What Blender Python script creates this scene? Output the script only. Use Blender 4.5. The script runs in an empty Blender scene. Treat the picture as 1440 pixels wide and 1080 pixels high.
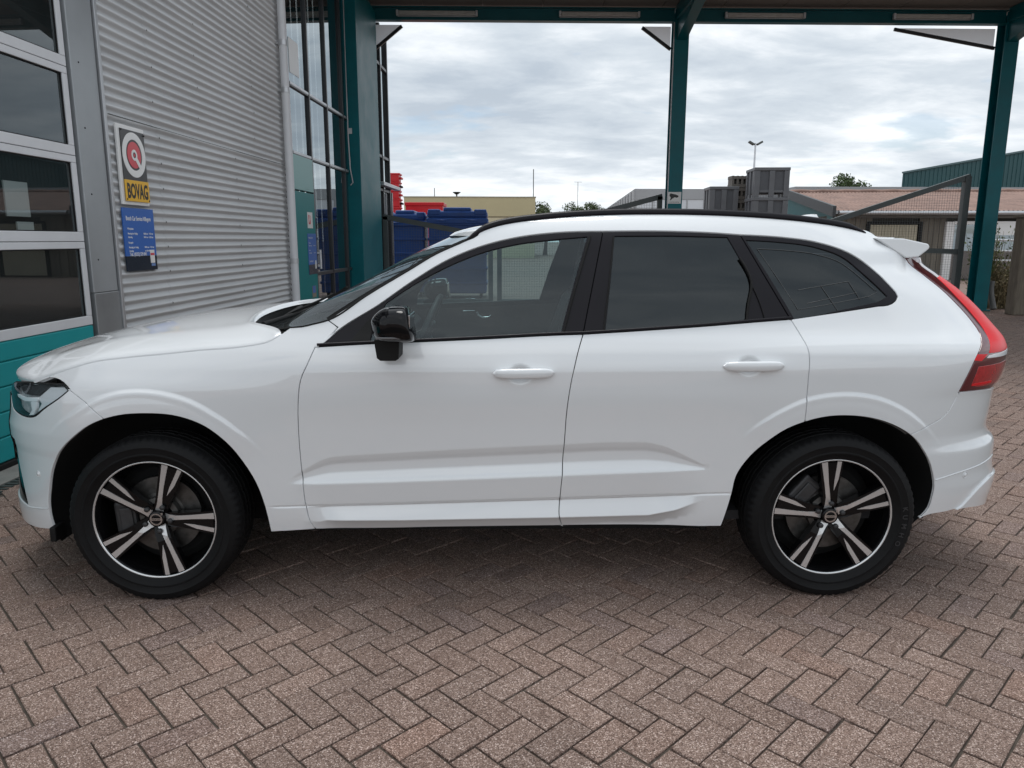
import bpy, bmesh, math, random
import numpy as np
from mathutils import Vector, Matrix
from mathutils.geometry import delaunay_2d_cdt

random.seed(7); RNG = np.random.default_rng(7)
scene = bpy.context.scene
COL = scene.collection
PI = math.pi

# ------------------------------------------------------------------ camera
cam_d = bpy.data.cameras.new('camera'); cam = bpy.data.objects.new('camera', cam_d); COL.objects.link(cam)
cam_d.sensor_width = 36.0; cam_d.lens = 36.0 * 1054.91 / 1440; cam_d.clip_start = .05; cam_d.clip_end = 4000
R_, U_, B_ = ((0.999856, -0.016854, 0.001784), (0.001433, 0.188937, 0.981988), (-0.016887, -0.981845, 0.188934))
cam.matrix_world = Matrix(((R_[0], U_[0], B_[0], 0.015438), (R_[1], U_[1], B_[1], -3.935107),
                           (R_[2], U_[2], B_[2], 1.513437), (0, 0, 0, 1)))
scene.camera = cam
scene.render.resolution_x, scene.render.resolution_y = 1024, 768

# ------------------------------------------------------------------ sky, sun, exposure
SUN_EL, SUN_AZ = math.radians(77), math.radians(340)      # azimuth clockwise from +Y
world = bpy.data.worlds.new('World'); scene.world = world; world.use_nodes = True
wt = world.node_tree; wt.nodes.clear()
def wn(t, **k):
    n = wt.nodes.new(t)
    for a, v in k.items(): setattr(n, a, v)
    return n
def wl(a, b): wt.links.new(a, b)
w_out = wn('ShaderNodeOutputWorld')
sky = wn('ShaderNodeTexSky', sky_type='NISHITA', sun_disc=False, sun_elevation=SUN_EL, sun_rotation=SUN_AZ)
bg_sky = wn('ShaderNodeBackground'); bg_sky.inputs['Strength'].default_value = 0.11
wl(sky.outputs[0], bg_sky.inputs['Color'])
tc = wn('ShaderNodeTexCoord'); sep = wn('ShaderNodeSeparateXYZ'); wl(tc.outputs['Generated'], sep.inputs[0])
def wmath(op, a, b=None, clamp=False):
    n = wn('ShaderNodeMath', operation=op, use_clamp=clamp)
    for i, v in ((0, a), (1, b)):
        if v is None: continue
        if isinstance(v, (int, float)): n.inputs[i].default_value = v
        else: wl(v, n.inputs[i])
    return n.outputs[0]
zc_ = wmath('MAXIMUM', sep.outputs['Z'], 0.0)
den = wmath('ADD', zc_, 0.16)
px_ = wmath('DIVIDE', sep.outputs['X'], den); py_ = wmath('DIVIDE', sep.outputs['Y'], den)
cmb = wn('ShaderNodeCombineXYZ'); wl(px_, cmb.inputs[0]); wl(py_, cmb.inputs[1])
mapc = wn('ShaderNodeMapping'); mapc.inputs['Scale'].default_value = (1.0, 1.4, 1.0); mapc.inputs['Location'].default_value = (3.1, 1.4, 0.0)
mapc.inputs['Rotation'].default_value = (0, 0, math.radians(-14))
wl(cmb.outputs[0], mapc.inputs['Vector'])
def wnoise(scale, detail, rough, dist=0.0):
    n = wn('ShaderNodeTexNoise'); n.inputs['Scale'].default_value = scale; n.inputs['Detail'].default_value = detail
    n.inputs['Roughness'].default_value = rough; n.inputs['Distortion'].default_value = dist
    wl(mapc.outputs[0], n.inputs['Vector']); return n.outputs['Fac']
n_big = wnoise(0.62, 6.0, 0.52, 0.4); n_mid = wnoise(2.6, 8.0, 0.6, 0.25); n_puff = wnoise(3.6, 5.0, 0.5, 0.1)
mix_n = wmath('ADD', wmath('MULTIPLY', n_big, 0.60), wmath('MULTIPLY', n_mid, 0.40))
ramp = wn('ShaderNodeValToRGB'); wl(mix_n, ramp.inputs[0])
e = ramp.color_ramp.elements
e[0].position = 0.36; e[0].color = (0.41, 0.47, 0.54, 1)
e[1].position = 0.63; e[1].color = (0.95, 0.985, 1.0, 1)
e2 = e.new(0.47); e2.color = (0.56, 0.615, 0.67, 1)
e3 = e.new(0.56); e3.color = (0.765, 0.80, 0.835, 1)
# small darker scud clouds low down
puff = wmath('MULTIPLY', wmath('SUBTRACT', n_puff, 0.60, True), 2.6, True)
low = wmath('SUBTRACT', 1.0, wmath('MULTIPLY', zc_, 3.2, True))
puff = wmath('MULTIPLY', puff, low)
scud = wn('ShaderNodeMixRGB'); wl(puff, scud.inputs[0]); wl(ramp.outputs[0], scud.inputs[1]); scud.inputs[2].default_value = (0.40, 0.45, 0.50, 1)
# overcast luminance law: brighter towards the zenith, pale veil near the horizon
cie = wmath('ADD', wmath('MULTIPLY', zc_, 0.12), 1.02)
veil = wmath('MULTIPLY', wmath('POWER', wmath('SUBTRACT', 1.0, zc_), 14.0), 0.55)
vm = wn('ShaderNodeMixRGB'); wl(veil, vm.inputs[0]); wl(scud.outputs[0], vm.inputs[1]); vm.inputs[2].default_value = (0.86, 0.90, 0.93, 1)
bg_cl = wn('ShaderNodeBackground'); wl(vm.outputs[0], bg_cl.inputs['Color']); wl(cie, bg_cl.inputs['Strength'])
cover = wmath('MULTIPLY', wmath('SUBTRACT', wnoise(1.1, 5.0, 0.55, 0.2), 0.30, True), 9.0, True)
cover = wmath('MAXIMUM', cover, 0.45)
mixs = wn('ShaderNodeMixShader'); wl(cover, mixs.inputs[0]); wl(bg_sky.outputs[0], mixs.inputs[1]); wl(bg_cl.outputs[0], mixs.inputs[2])
wl(mixs.outputs[0], w_out.inputs[0])

sun_d = bpy.data.lights.new('sun', 'SUN'); sun_d.energy = 1.5; sun_d.angle = math.radians(28); sun_d.color = (1.0, 0.98, 0.95)
sun = bpy.data.objects.new('sun', sun_d); COL.objects.link(sun)
sd = Vector((math.sin(SUN_AZ) * math.cos(SUN_EL), math.cos(SUN_AZ) * math.cos(SUN_EL), math.sin(SUN_EL)))
sun.rotation_euler = (-sd).to_track_quat('-Z', 'Y').to_euler(); sun.location = sd * 50

vs = scene.view_settings
vs.view_transform = 'Standard'; vs.look = 'None'; vs.exposure = 0.27; vs.gamma = 1.0; vs.use_curve_mapping = False
scene.cycles.max_bounces = 8; scene.cycles.transparent_max_bounces = 16; scene.cycles.glossy_bounces = 4
scene.cycles.use_denoising = True

# ------------------------------------------------------------------ materials
def mat(name, color, rough=.5, metal=0., coat=0., coat_rough=.03, spec=.5, var=0., var_scale=3., bump=0., bump_scale=60., detail=4., stretch=(1, 1, 1)):
    m = bpy.data.materials.new(name); m.use_nodes = True
    nt = m.node_tree; b = nt.nodes['Principled BSDF']
    b.inputs['Base Color'].default_value = (*color, 1); b.inputs['Roughness'].default_value = rough
    b.inputs['Metallic'].default_value = metal; b.inputs['Coat Weight'].default_value = coat
    b.inputs['Coat Roughness'].default_value = coat_rough; b.inputs['Specular IOR Level'].default_value = spec
    if var or bump:
        t = nt.nodes.new('ShaderNodeTexCoord'); mp = nt.nodes.new('ShaderNodeMapping'); nt.links.new(t.outputs['Object'], mp.inputs[0])
        mp.inputs['Scale'].default_value = stretch
    if var:
        n = nt.nodes.new('ShaderNodeTexNoise'); n.inputs['Scale'].default_value = var_scale; n.inputs['Detail'].default_value = detail
        n.inputs['Roughness'].default_value = .62
        nt.links.new(mp.outputs[0], n.inputs['Vector'])
        r = nt.nodes.new('ShaderNodeValToRGB'); nt.links.new(n.outputs['Fac'], r.inputs[0])
        r.color_ramp.elements[0].position = .3; r.color_ramp.elements[1].position = .7
        r.color_ramp.elements[0].color = (*[max(c * (1 - var), 0) for c in color], 1)
        r.color_ramp.elements[1].color = (*[min(c * (1 + var), 1) for c in color], 1)
        nt.links.new(r.outputs[0], b.inputs['Base Color'])
        rr = nt.nodes.new('ShaderNodeMapRange'); nt.links.new(n.outputs['Fac'], rr.inputs[0])
        rr.inputs[3].default_value = max(rough - .12, .02); rr.inputs[4].default_value = min(rough + .12, 1)
        nt.links.new(rr.outputs[0], b.inputs['Roughness'])
    if bump:
        n2 = nt.nodes.new('ShaderNodeTexNoise'); n2.inputs['Scale'].default_value = bump_scale; n2.inputs['Detail'].default_value = 3
        nt.links.new(mp.outputs[0], n2.inputs['Vector'])
        bp = nt.nodes.new('ShaderNodeBump'); bp.inputs['Strength'].default_value = bump; bp.inputs['Distance'].default_value = .01
        nt.links.new(n2.outputs['Fac'], bp.inputs['Height']); nt.links.new(bp.outputs[0], b.inputs['Normal'])
    return m
def glass(name, tint, rough=.0, base=.052, dust=0.):
    m = bpy.data.materials.new(name); m.use_nodes = True; nt = m.node_tree; nt.nodes.clear()
    o = nt.nodes.new('ShaderNodeOutputMaterial'); tr = nt.nodes.new('ShaderNodeBsdfTransparent'); tr.inputs[0].default_value = (*tint, 1)
    gl = nt.nodes.new('ShaderNodeBsdfGlossy'); gl.inputs[0].default_value = (.86, .95, 1.0, 1); gl.inputs['Roughness'].default_value = rough
    lw = nt.nodes.new('ShaderNodeLayerWeight'); lw.inputs[0].default_value = .5       # Schlick, the same from both sides of the pane
    pw = nt.nodes.new('ShaderNodeMath'); pw.operation = 'POWER'; pw.inputs[1].default_value = 4.5; nt.links.new(lw.outputs['Facing'], pw.inputs[0])
    fr = nt.nodes.new('ShaderNodeMapRange'); nt.links.new(pw.outputs[0], fr.inputs[0]); fr.inputs[3].default_value = base; fr.inputs[4].default_value = .95
    mx = nt.nodes.new('ShaderNodeMixShader'); nt.links.new(fr.outputs[0], mx.inputs[0]); nt.links.new(tr.outputs[0], mx.inputs[1]); nt.links.new(gl.outputs[0], mx.inputs[2])
    last = mx
    if dust:
        df = nt.nodes.new('ShaderNodeBsdfDiffuse'); df.inputs[0].default_value = (.5, .53, .52, 1)
        m2 = nt.nodes.new('ShaderNodeMixShader'); m2.inputs[0].default_value = dust
        nt.links.new(mx.outputs[0], m2.inputs[1]); nt.links.new(df.outputs[0], m2.inputs[2]); last = m2
    nt.links.new(last.outputs[0], o.inputs[0]); return m

M = {}
M['paint'] = mat('white_paint', (.755, .775, .79), .38, coat=1., coat_rough=.015)
M['paint'].node_tree.nodes['Principled BSDF'].inputs['Coat IOR'].default_value = 1.8
M['gloss_black'] = mat('gloss_black', (.004, .004, .005), .09, spec=.3)
M['trim_black'] = mat('satin_black_trim', (.007, .006, .009), .35, spec=.22)
M['plastic'] = mat('black_plastic', (.007, .007, .007), .6, spec=.25, var=.3, var_scale=20)
M['liner'] = mat('wheel_arch_plastic', (.006, .006, .006), .9)
M['rubber'] = mat('tyre_rubber', (.0055, .0055, .006), .62, spec=.22, var=.25, var_scale=14, bump=.12, bump_scale=160)
M['rubber_mark'] = mat('raised_rubber', (.024, .024, .026), .5)
M['alloy'] = mat('machined_alloy', (.70, .70, .70), .27, metal=.7)
M['alloy_black'] = mat('black_alloy', (.004, .004, .0045), .16, spec=.28)
M['brake'] = mat('brake_steel', (.12, .117, .113), .42, metal=.9, var=.25, var_scale=40)
M['caliper'] = mat('caliper_metal', (.06, .06, .062), .5, metal=.6, var=.2, var_scale=30)
M['chrome'] = mat('chrome', (.8, .8, .8), .08, metal=1.)
M['seam'] = mat('seal_and_gap_shade', (.004, .004, .004), .9)  # rubber seals, and the shade painted behind the shut lines
M['glass_clear'] = glass('clear_tinted_glass', (.56, .70, .71), dust=.012)
M['glass_dark'] = glass('privacy_glass', (.035, .042, .05), dust=.006)
M['windshield'] = glass('windshield_glass', (.40, .47, .46), base=.10, dust=.03)
M['lens'] = glass('lamp_lens', (.92, .95, .96))
M['interior'] = mat('interior_black', (.022, .022, .024), .7, var=.2, var_scale=30)
M['headliner'] = mat('headliner_cloth', (.12, .12, .12), .9)
M['leather'] = mat('seat_leather', (.045, .045, .047), .5, var=.2, var_scale=12)
M['lamp_dark'] = mat('lamp_housing', (.50, .52, .53), .2, var=.3, var_scale=40)
M['drl'] = mat('lamp_light_guide', (.90, .92, .94), .15, coat=1.)
M['lamp_silver'] = mat('lamp_reflector', (.80, .82, .84), .2, metal=.15)
M['red_dark'] = mat('dark_red_lens', (.105, .010, .014), .1, coat=1.)
M['red_bright'] = mat('bright_red_lens', (.72, .016, .022), .3, spec=.25)
M['red_mid'] = mat('red_reflector_lens', (.42, .012, .016), .12, coat=1., var=.25, var_scale=60)

# ------------------------------------------------------------------ mesh helpers
def link(o, parent=None):
    COL.objects.link(o)
    if parent is not None: o.parent = parent
    return o
def mesh_obj(name, verts, faces, m, parent=None, smooth=False, normals=None):
    me = bpy.data.meshes.new(name)
    me.from_pydata([tuple(v) for v in verts], [], [tuple(f) for f in faces]); me.update()
    if m is not None: me.materials.append(m)
    if smooth or normals is not None:
        me.polygons.foreach_set('use_smooth', [True] * len(me.polygons))
    if normals is not None:
        me.normals_split_custom_set_from_vertices([tuple(n) for n in normals])
    return link(bpy.data.objects.new(name, me), parent)
def empty(name, loc=(0, 0, 0), rz=0):
    o = bpy.data.objects.new(name, None); o.empty_display_size = .2; COL.objects.link(o); o.location = loc; o.rotation_euler = (0, 0, rz); return o
def tag(o, label=None, cat=None, group=None, kind=None):
    for k, v in (('label', label), ('category', cat), ('group', group), ('kind', kind)):
        if v: o[k] = v
    return o
class MB:
    """collects shapes for ONE mesh"""
    def __init__(s): s.v = []; s.f = []; s.sm = []
    def add(s, v, f, smooth=False):
        b = len(s.v); s.v += [tuple(map(float, q)) for q in v]; s.f += [tuple(i + b for i in q) for q in f]; s.sm += [smooth] * len(f); return s
    def box(s, x0, x1, y0, y1, z0, z1, M4=None, bev=0.):
        if bev:
            b = min(bev, (x1 - x0) / 2.01, (y1 - y0) / 2.01, (z1 - z0) / 2.01)
            bm = bmesh.new(); bmesh.ops.create_cube(bm, size=1)
            for v in bm.verts: v.co = Vector(((x0 + x1) / 2 + v.co.x * (x1 - x0), (y0 + y1) / 2 + v.co.y * (y1 - y0), (z0 + z1) / 2 + v.co.z * (z1 - z0)))
            bmesh.ops.bevel(bm, geom=bm.edges[:], offset=b, segments=2, profile=.5, affect='EDGES')
            bm.verts.index_update(); v = [q.co.copy() for q in bm.verts]; f = [[w.index for w in q.verts] for q in bm.faces]; bm.free()
        else:
            v = [(x, y, z) for x in (x0, x1) for y in (y0, y1) for z in (z0, z1)]
            f = [(0, 1, 3, 2), (4, 6, 7, 5), (0, 4, 5, 1), (2, 3, 7, 6), (0, 2, 6, 4), (1, 5, 7, 3)]
        if M4 is not None: v = [M4 @ Vector(q) for q in v]
        return s.add(v, f)
    def bar(s, a, b, w, h, up=(0, 0, 1), bev=0.):
        a, b = Vector(a), Vector(b); d = (b - a); L = d.length; d.normalize(); up = Vector(up)
        x = d.cross(up)
        if x.length < 1e-4: x = d.cross(Vector((0, 1, 0)))
        x.normalize(); z = x.cross(d)
        M4 = Matrix(((x.x, d.x, z.x, a.x), (x.y, d.y, z.y, a.y), (x.z, d.z, z.z, a.z), (0, 0, 0, 1)))
        return s.box(-w / 2, w / 2, 0, L, -h / 2, h / 2, M4, bev)
    def tube(s, pts, r, n=10, cap=True):
        pts = [Vector(p) for p in pts]; rs = r if hasattr(r, '__len__') else [r] * len(pts); V = []; F = []
        for i, p in enumerate(pts):
            d = (pts[min(i + 1, len(pts) - 1)] - pts[max(i - 1, 0)]).normalized()
            x = d.cross(Vector((0, 0, 1)));
            if x.length < 1e-3: x = d.cross(Vector((0, 1, 0)))
            x.normalize(); y = x.cross(d)
            V += [p + (x * math.cos(2 * PI * k / n) + y * math.sin(2 * PI * k / n)) * rs[i] for k in range(n)]
        for i in range(len(pts) - 1):
            F += [(i * n + k, i * n + (k + 1) % n, (i + 1) * n + (k + 1) % n, (i + 1) * n + k) for k in range(n)]
        s.add(V, F, True)
        if cap: s.add(V[:n], [tuple(range(n))[::-1]]); s.add(V[-n:], [tuple(range(n))])
        return s
    def prism(s, poly, y0, y1, axis='y'):
        """polygon in (a,b) extruded along an axis"""
        def P(a, b, c): return (a, c, b) if axis == 'y' else ((c, a, b) if axis == 'x' else (a, b, c))
        n = len(poly); V = [P(a, b, y0) for a, b in poly] + [P(a, b, y1) for a, b in poly]
        F = [(i, (i + 1) % n, n + (i + 1) % n, n + i) for i in range(n)] + [tuple(range(n))[::-1], tuple(range(n, 2 * n))]
        return s.add(V, F)
    def build(s, name, m, parent=None, loc=None, rot=None, fix=True):
        me = bpy.data.meshes.new(name); me.from_pydata(s.v, [], s.f); me.update()
        if fix:
            bm = bmesh.new(); bm.from_mesh(me); bmesh.ops.recalc_face_normals(bm, faces=bm.faces[:]); bm.to_mesh(me); bm.free()
        me.polygons.foreach_set('use_smooth', s.sm)
        if m is not None: me.materials.append(m)
        o = link(bpy.data.objects.new(name, me), parent)
        if loc is not None: o.location = loc
        if rot is not None: o.rotation_euler = rot
        return o
def lathe(prof, n=64, axis='y'):
    """profile (r, t) revolved about axis -> verts, faces"""
    V = []; F = []; k = len(prof)
    for i in range(n):
        a = 2 * PI * i / n
        for r, t in prof: V.append((r * math.cos(a), t, r * math.sin(a)) if axis == 'y' else (r * math.cos(a), r * math.sin(a), t))
    for i in range(n):
        j = (i + 1) % n
        F += [(i * k + q, j * k + q, j * k + q + 1, i * k + q + 1) for q in range(k - 1)]
    return V, F
def copy_tree(o, parent=None, **kw):
    c = o.copy(); COL.objects.link(c)
    if parent is not None: c.parent = parent
    for ch in list(o.children): copy_tree(ch, c)
    return c
def grid_obj(name, P, m, parent=None, flip=False):
    P = np.asarray(P, float); r, c = P.shape[:2]
    F = [((i * c + j), (i * c + j + 1), ((i + 1) * c + j + 1), ((i + 1) * c + j)) for i in range(r - 1) for j in range(c - 1)]
    if flip: F = [f[::-1] for f in F]
    return mesh_obj(name, P.reshape(-1, 3), F, m, parent, smooth=True)
def text_obj(name, body, size, m, parent, M4, align='LEFT', sx=1., depth=.0012, bold=0.):
    cu = bpy.data.curves.new(name, 'FONT'); cu.body = body; cu.size = size; cu.align_x = align; cu.align_y = 'BOTTOM_BASELINE'
    cu.extrude = depth; cu.offset = bold; cu.resolution_u = 3
    t = bpy.data.objects.new(name, cu); COL.objects.link(t)
    dg = bpy.context.evaluated_depsgraph_get(); me = bpy.data.meshes.new_from_object(t.evaluated_get(dg))
    bpy.data.objects.remove(t); me.name = name
    me.transform(M4 @ Matrix.Diagonal((sx, 1, 1, 1)))
    me.materials.clear(); me.materials.append(m)
    return link(bpy.data.objects.new(name, me), parent)

# ================================================================== GROUND
def paver_mat(name, per_object):
    m = bpy.data.materials.new(name); m.use_nodes = True; nt = m.node_tree; b = nt.nodes['Principled BSDF']
    g = nt.nodes.new('ShaderNodeNewGeometry')
    def noise(sc, det, ro):
        n = nt.nodes.new('ShaderNodeTexNoise'); n.inputs['Scale'].default_value = sc; n.inputs['Detail'].default_value = det; n.inputs['Roughness'].default_value = ro
        nt.links.new(g.outputs['Position'], n.inputs['Vector']); return n.outputs['Fac']
    def ramp(fac, els):
        r = nt.nodes.new('ShaderNodeValToRGB'); nt.links.new(fac, r.inputs[0]); e = r.color_ramp.elements
        e[0].position, e[0].color = els[0][0], (*els[0][1], 1); e[1].position, e[1].color = els[-1][0], (*els[-1][1], 1)
        for p, c in els[1:-1]: q = e.new(p); q.color = (*c, 1)
        return r.outputs[0]
    def mixc(mode, fac, a, b_):
        n = nt.nodes.new('ShaderNodeMixRGB'); n.blend_type = mode
        if isinstance(fac, float): n.inputs[0].default_value = fac
        else: nt.links.new(fac, n.inputs[0])
        nt.links.new(a, n.inputs[1]); nt.links.new(b_, n.inputs[2]); return n.outputs[0]
    vo = nt.nodes.new('ShaderNodeTexVoronoi'); vo.inputs['Scale'].default_value = 300; nt.links.new(g.outputs['Position'], vo.inputs['Vector'])
    grains = nt.nodes.new('ShaderNodeSeparateColor'); nt.links.new(vo.outputs['Color'], grains.inputs[0])
    speck = ramp(grains.outputs[0], [(.0, (.080, .050, .040)), (.30, (.158, .106, .085)), (.62, (.236, .166, .136)), (.88, (.325, .242, .204)), (1., (.60, .49, .44))])
    fine = ramp(noise(420, 2, .6), [(.3, (.55, .55, .55)), (.7, (1.35, 1.35, 1.35))])
    c = mixc('MULTIPLY', .7, speck, fine)
    blot = ramp(noise(1.3, 4, .6), [(.3, (.86, .85, .85)), (.7, (1.08, 1.07, 1.06))])
    c = mixc('MULTIPLY', .8, c, blot)
    at = nt.nodes.new('ShaderNodeAttribute'); at.attribute_name = 'tone'; at.attribute_type = 'OBJECT' if per_object else 'GEOMETRY'
    c = mixc('MULTIPLY', 1.0, c, at.outputs['Color'] if not per_object else at.outputs['Color'])
    nt.links.new(c, b.inputs['Base Color']); b.inputs['Roughness'].default_value = .82; b.inputs['Specular IOR Level'].default_value = .3
    bp = nt.nodes.new('ShaderNodeBump'); bp.inputs['Strength'].default_value = .55; bp.inputs['Distance'].default_value = .0025
    nt.links.new(grains.outputs[1], bp.inputs['Height']); nt.links.new(bp.outputs[0], b.inputs['Normal'])
    return m
m_pav_one = paver_mat('paver_concrete', True); m_pav_all = paver_mat('paver_concrete_field', False)
m_sand = mat('joint_sand', (.07, .056, .044), .95, var=.35, var_scale=25, bump=.5, bump_scale=300)
m_far = mat('far_paving', (.19, .135, .112), .85, var=.18, var_scale=.6)
mb = MB(); mb.box(-160, 400, -60, 500, -.30, -.020); tag(mb.build('ground', m_far), kind='structure')
pavement = mesh_obj('pavement', [(-4.2, -6.5, -.009), (22, -6.5, -.009), (22, 26, -.009), (-4.2, 26, -.009)], [(0, 1, 2, 3)], m_sand); tag(pavement, kind='structure')
A0 = np.array((-.1283, -1.6748)); MOD = .1042; GAPJ = .0062
ang = math.radians(43.4); e1 = np.array((math.cos(ang), math.sin(ang))); e2 = np.array((math.sin(ang), -math.cos(ang)))
CAMP = np.array((.0154, -3.935, 1.513))
def wall_x(y): return -3.282 + (y - .875) * math.tan(math.radians(3.0))
pav = []
for n in range(-230, 231):
    for j in range(-64, 65):
        for (a, b, la, lb) in ((n, n + 4 * j, 1, 2), (n - 1, n + 2 + 4 * j, 2, 1)):
            c = A0 + (a + la / 2) * MOD * e1 + (b + lb / 2) * MOD * e2
            x, y = c
            d = y + 3.935
            if y < -3.0 or y > 13.2 or d < .9: continue
            if x < wall_x(y) + .30 or abs(x - .02) > .80 * d + .7: continue
            pav.append((math.hypot(x - .0154, y + 3.935), a, b, la, lb, x, y))
pav.sort()
def in_frame(x, y):
    v = np.array((x, y, 0)) - CAMP; zc = -(v @ np.array(B_)); return zc > 0 and abs(v @ np.array(R_)) / zc < .695 and abs(v @ np.array(U_)) / zc < .52
def paver_geo(a, b, la, lb):
    """top, chamfer and sides of one block, slightly tilted and settled"""
    g2 = GAPJ / 2 + RNG.uniform(-.0008, .0012); u0, u1, v0, v1 = a * MOD + g2, (a + la) * MOD - g2, b * MOD + g2, (b + lb) * MOD - g2
    cu, cv_ = (u0 + u1) / 2, (v0 + v1) / 2; rot = RNG.normal(0, .006); du, dv = RNG.normal(0, .0009, 2); h = RNG.normal(0, .0012); tx, ty = RNG.normal(0, .006, 2)
    V = []
    for ins, z in ((.0030, 0.), (.0, -.0028), (.0, -.012)):
        for (u, v) in ((u0 + ins, v0 + ins), (u1 - ins, v0 + ins), (u1 - ins, v1 - ins), (u0 + ins, v1 - ins)):
            uu, vv = u - cu, v - cv_; uu, vv = uu - rot * vv, vv + rot * uu
            p = A0 + (cu + uu + du) * e1 + (cv_ + vv + dv) * e2
            V.append((p[0], p[1], z + (h + tx * uu + ty * vv if z > -.01 else 0)))
    return V
PF = [(3, 2, 1, 0)] + [(k, (k + 1) % 4, 4 + (k + 1) % 4, 4 + k) for k in range(4)] + [(4 + k, 4 + (k + 1) % 4, 8 + (k + 1) % 4, 8 + k) for k in range(4)]
def tone():
    t = RNG.normal(1.0, .055); w = RNG.normal(0, .010); d = RNG.random()
    c = np.array((t * (1 + w), t, t * (1 - w * .6)))
    if d < .07: c *= (.91, .92, .96)
    elif d < .12: c *= (1.03, .99, .97)
    return np.clip(c, .5, 1.4)
one, rest_v, rest_f, rest_c = 0, [], [], []
for (d, a, b, la, lb, x, y) in pav:
    V = paver_geo(a, b, la, lb); t = tone()
    hidden = abs(x) < 2.1 and -.75 < y < 1.0
    if one < 300 and in_frame(x, y) and not hidden:
        c = np.array((x, y, 0)); o = mesh_obj('paver', [np.array(q) - c for q in V], PF, m_pav_one, pavement); o.location = (x, y, 0); o['tone'] = [float(q) for q in t]; one += 1
    else:
        k = len(rest_v); rest_v += V; rest_f += [tuple(i + k for i in f) for f in PF]; rest_c += [t] * 12
fld = mesh_obj('paver_field', rest_v, rest_f, m_pav_all, pavement); tag(fld, kind='stuff')
ca = fld.data.color_attributes.new('tone', 'FLOAT_COLOR', 'POINT')
ca.data.foreach_set('color', np.concatenate([np.array(rest_c), np.ones((len(rest_c), 1))], 1).ravel())
# beyond the blocks that can be told apart the material takes over
far_p = mesh_obj('far_pavement', [(-4.0, 13.1, -.004), (24, 13.1, -.004), (24, 60, -.004), (-4.0, 60, -.004)], [(0, 1, 2, 3)], m_far); tag(far_p, kind='structure')

# ================================================================== THE WORKSHOP WALL (left)
WA = math.radians(3.0); WO = Vector((-3.282, .875, 0))
WM = Matrix.Translation(WO) @ Matrix.Rotation(-WA, 4, 'Z')          # local +Y runs along the wall away from the camera, +X out of the wall
def on_wall(o): o.matrix_world = WM; return o
M['sheet'] = mat('galvanised_sheet', (.52, .525, .53), .42, metal=.2, var=.10, var_scale=1.6, stretch=(1, .4, 3))
M['alu'] = mat('aluminium_frame', (.52, .53, .545), .38, metal=.75, var=.05, var_scale=4)
M['alu_white'] = mat('pale_coated_metal', (.64, .65, .67), .4, var=.04, var_scale=3)
M['jamb'] = mat('grey_coated_steel', (.35, .37, .385), .36, metal=.35, var=.10, var_scale=1.5)
M['jamb_low'] = mat('grey_steel_plinth', (.30, .315, .325), .33, metal=.5, var=.12, var_scale=2)
M['teal_light'] = mat('teal_panel', (.0, .29, .31), .38, var=.05, var_scale=2)
M['teal'] = mat('teal_steel', (.0, .130, .155), .42, spec=.3, var=.12, var_scale=2.5, bump=.03, bump_scale=40)
M['teal_pale'] = mat('pale_teal_glass', (.20, .42, .41), .35, spec=.3)
M['teal_door'] = mat('teal_coated_panel', (.0, .20, .205), .4, spec=.2)
M['dark_frame'] = mat('dark_window_frame', (.030, .030, .033), .35)
M['shop_glass'] = glass('shop_glass', (.55, .6, .6), base=.10, dust=.02)
M['mirror_glass'] = glass('solar_glass', (.14, .155, .155), base=.28, dust=.006)
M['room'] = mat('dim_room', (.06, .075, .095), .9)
M['curtain'] = mat('grey_curtain', (.075, .08, .082), .9, var=.1, var_scale=8)
M['black'] = mat('black_gap', (.006, .006, .007), .8)
M['concrete'] = mat('threshold_concrete', (.20, .195, .18), .9, var=.2, var_scale=6, bump=.3, bump_scale=80)
M['steel_dark'] = mat('drain_steel', (.09, .095, .09), .5, metal=.6, var=.25, var_scale=10)
M['white'] = mat('white_enamel', (.78, .78, .77), .3)
M['sign_dark'] = mat('sign_charcoal', (.035, .033, .035), .3)
M['sign_red'] = mat('sign_red', (.62, .055, .075), .3)
M['sign_yellow'] = mat('sign_yellow', (.80, .45, .02), .3)
M['sign_blue'] = mat('sign_blue', (.03, .13, .46), .3)
M['sign_navy'] = mat('sign_navy', (.004, .014, .03), .25)
M['sign_black'] = mat('sign_black', (.008, .008, .008), .4)

bay = empty('workshop_building'); tag(bay, 'grey workshop building with corrugated cladding along the left side', 'building')
bay.matrix_world = WM
def wpart(mb, name, m, parent=None, **k): return mb.build(name, m, parent or bay, **k)
def quad(y0, y1, z0, z1, x): return [(x, y0, z0), (x, y1, z0), (x, y1, z1), (x, y0, z1)], [(0, 1, 2, 3)]
# --- corrugated sheets
def corrugated(name, y0, y1, z0, z1, x, parent, m, pitch=.076, amp=.0135, ny=2):
    nz = int((z1 - z0) / pitch * 10); zs = np.linspace(z0, z1, nz); V = []
    ys = np.linspace(y0, y1, ny)
    for z in zs:
        for y in ys: V.append((x + amp * math.cos(2 * PI * z / pitch) + (.0 if ny == 2 else RNG.normal(0, .0006)), y, z))
    F = [(i * ny + j, i * ny + j + 1, (i + 1) * ny + j + 1, (i + 1) * ny + j) for i in range(nz - 1) for j in range(ny - 1)]
    V2 = [(v[0] - .002, v[1], v[2]) for v in V]; k = len(V)
    F2 = [tuple(i + k for i in f[::-1]) for f in F]
    rim = [(i * ny, (i + 1) * ny, (i + 1) * ny + k, i * ny + k) for i in range(nz - 1)] + [(i * ny + ny - 1, (i + 1) * ny + ny - 1, (i + 1) * ny + ny - 1 + k, i * ny + ny - 1 + k) for i in range(nz - 1)]
    o = mesh_obj(name, V + V2, F + F2 + rim, m, parent, smooth=True); return o
clad = empty('cladding'); clad.parent = bay
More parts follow.
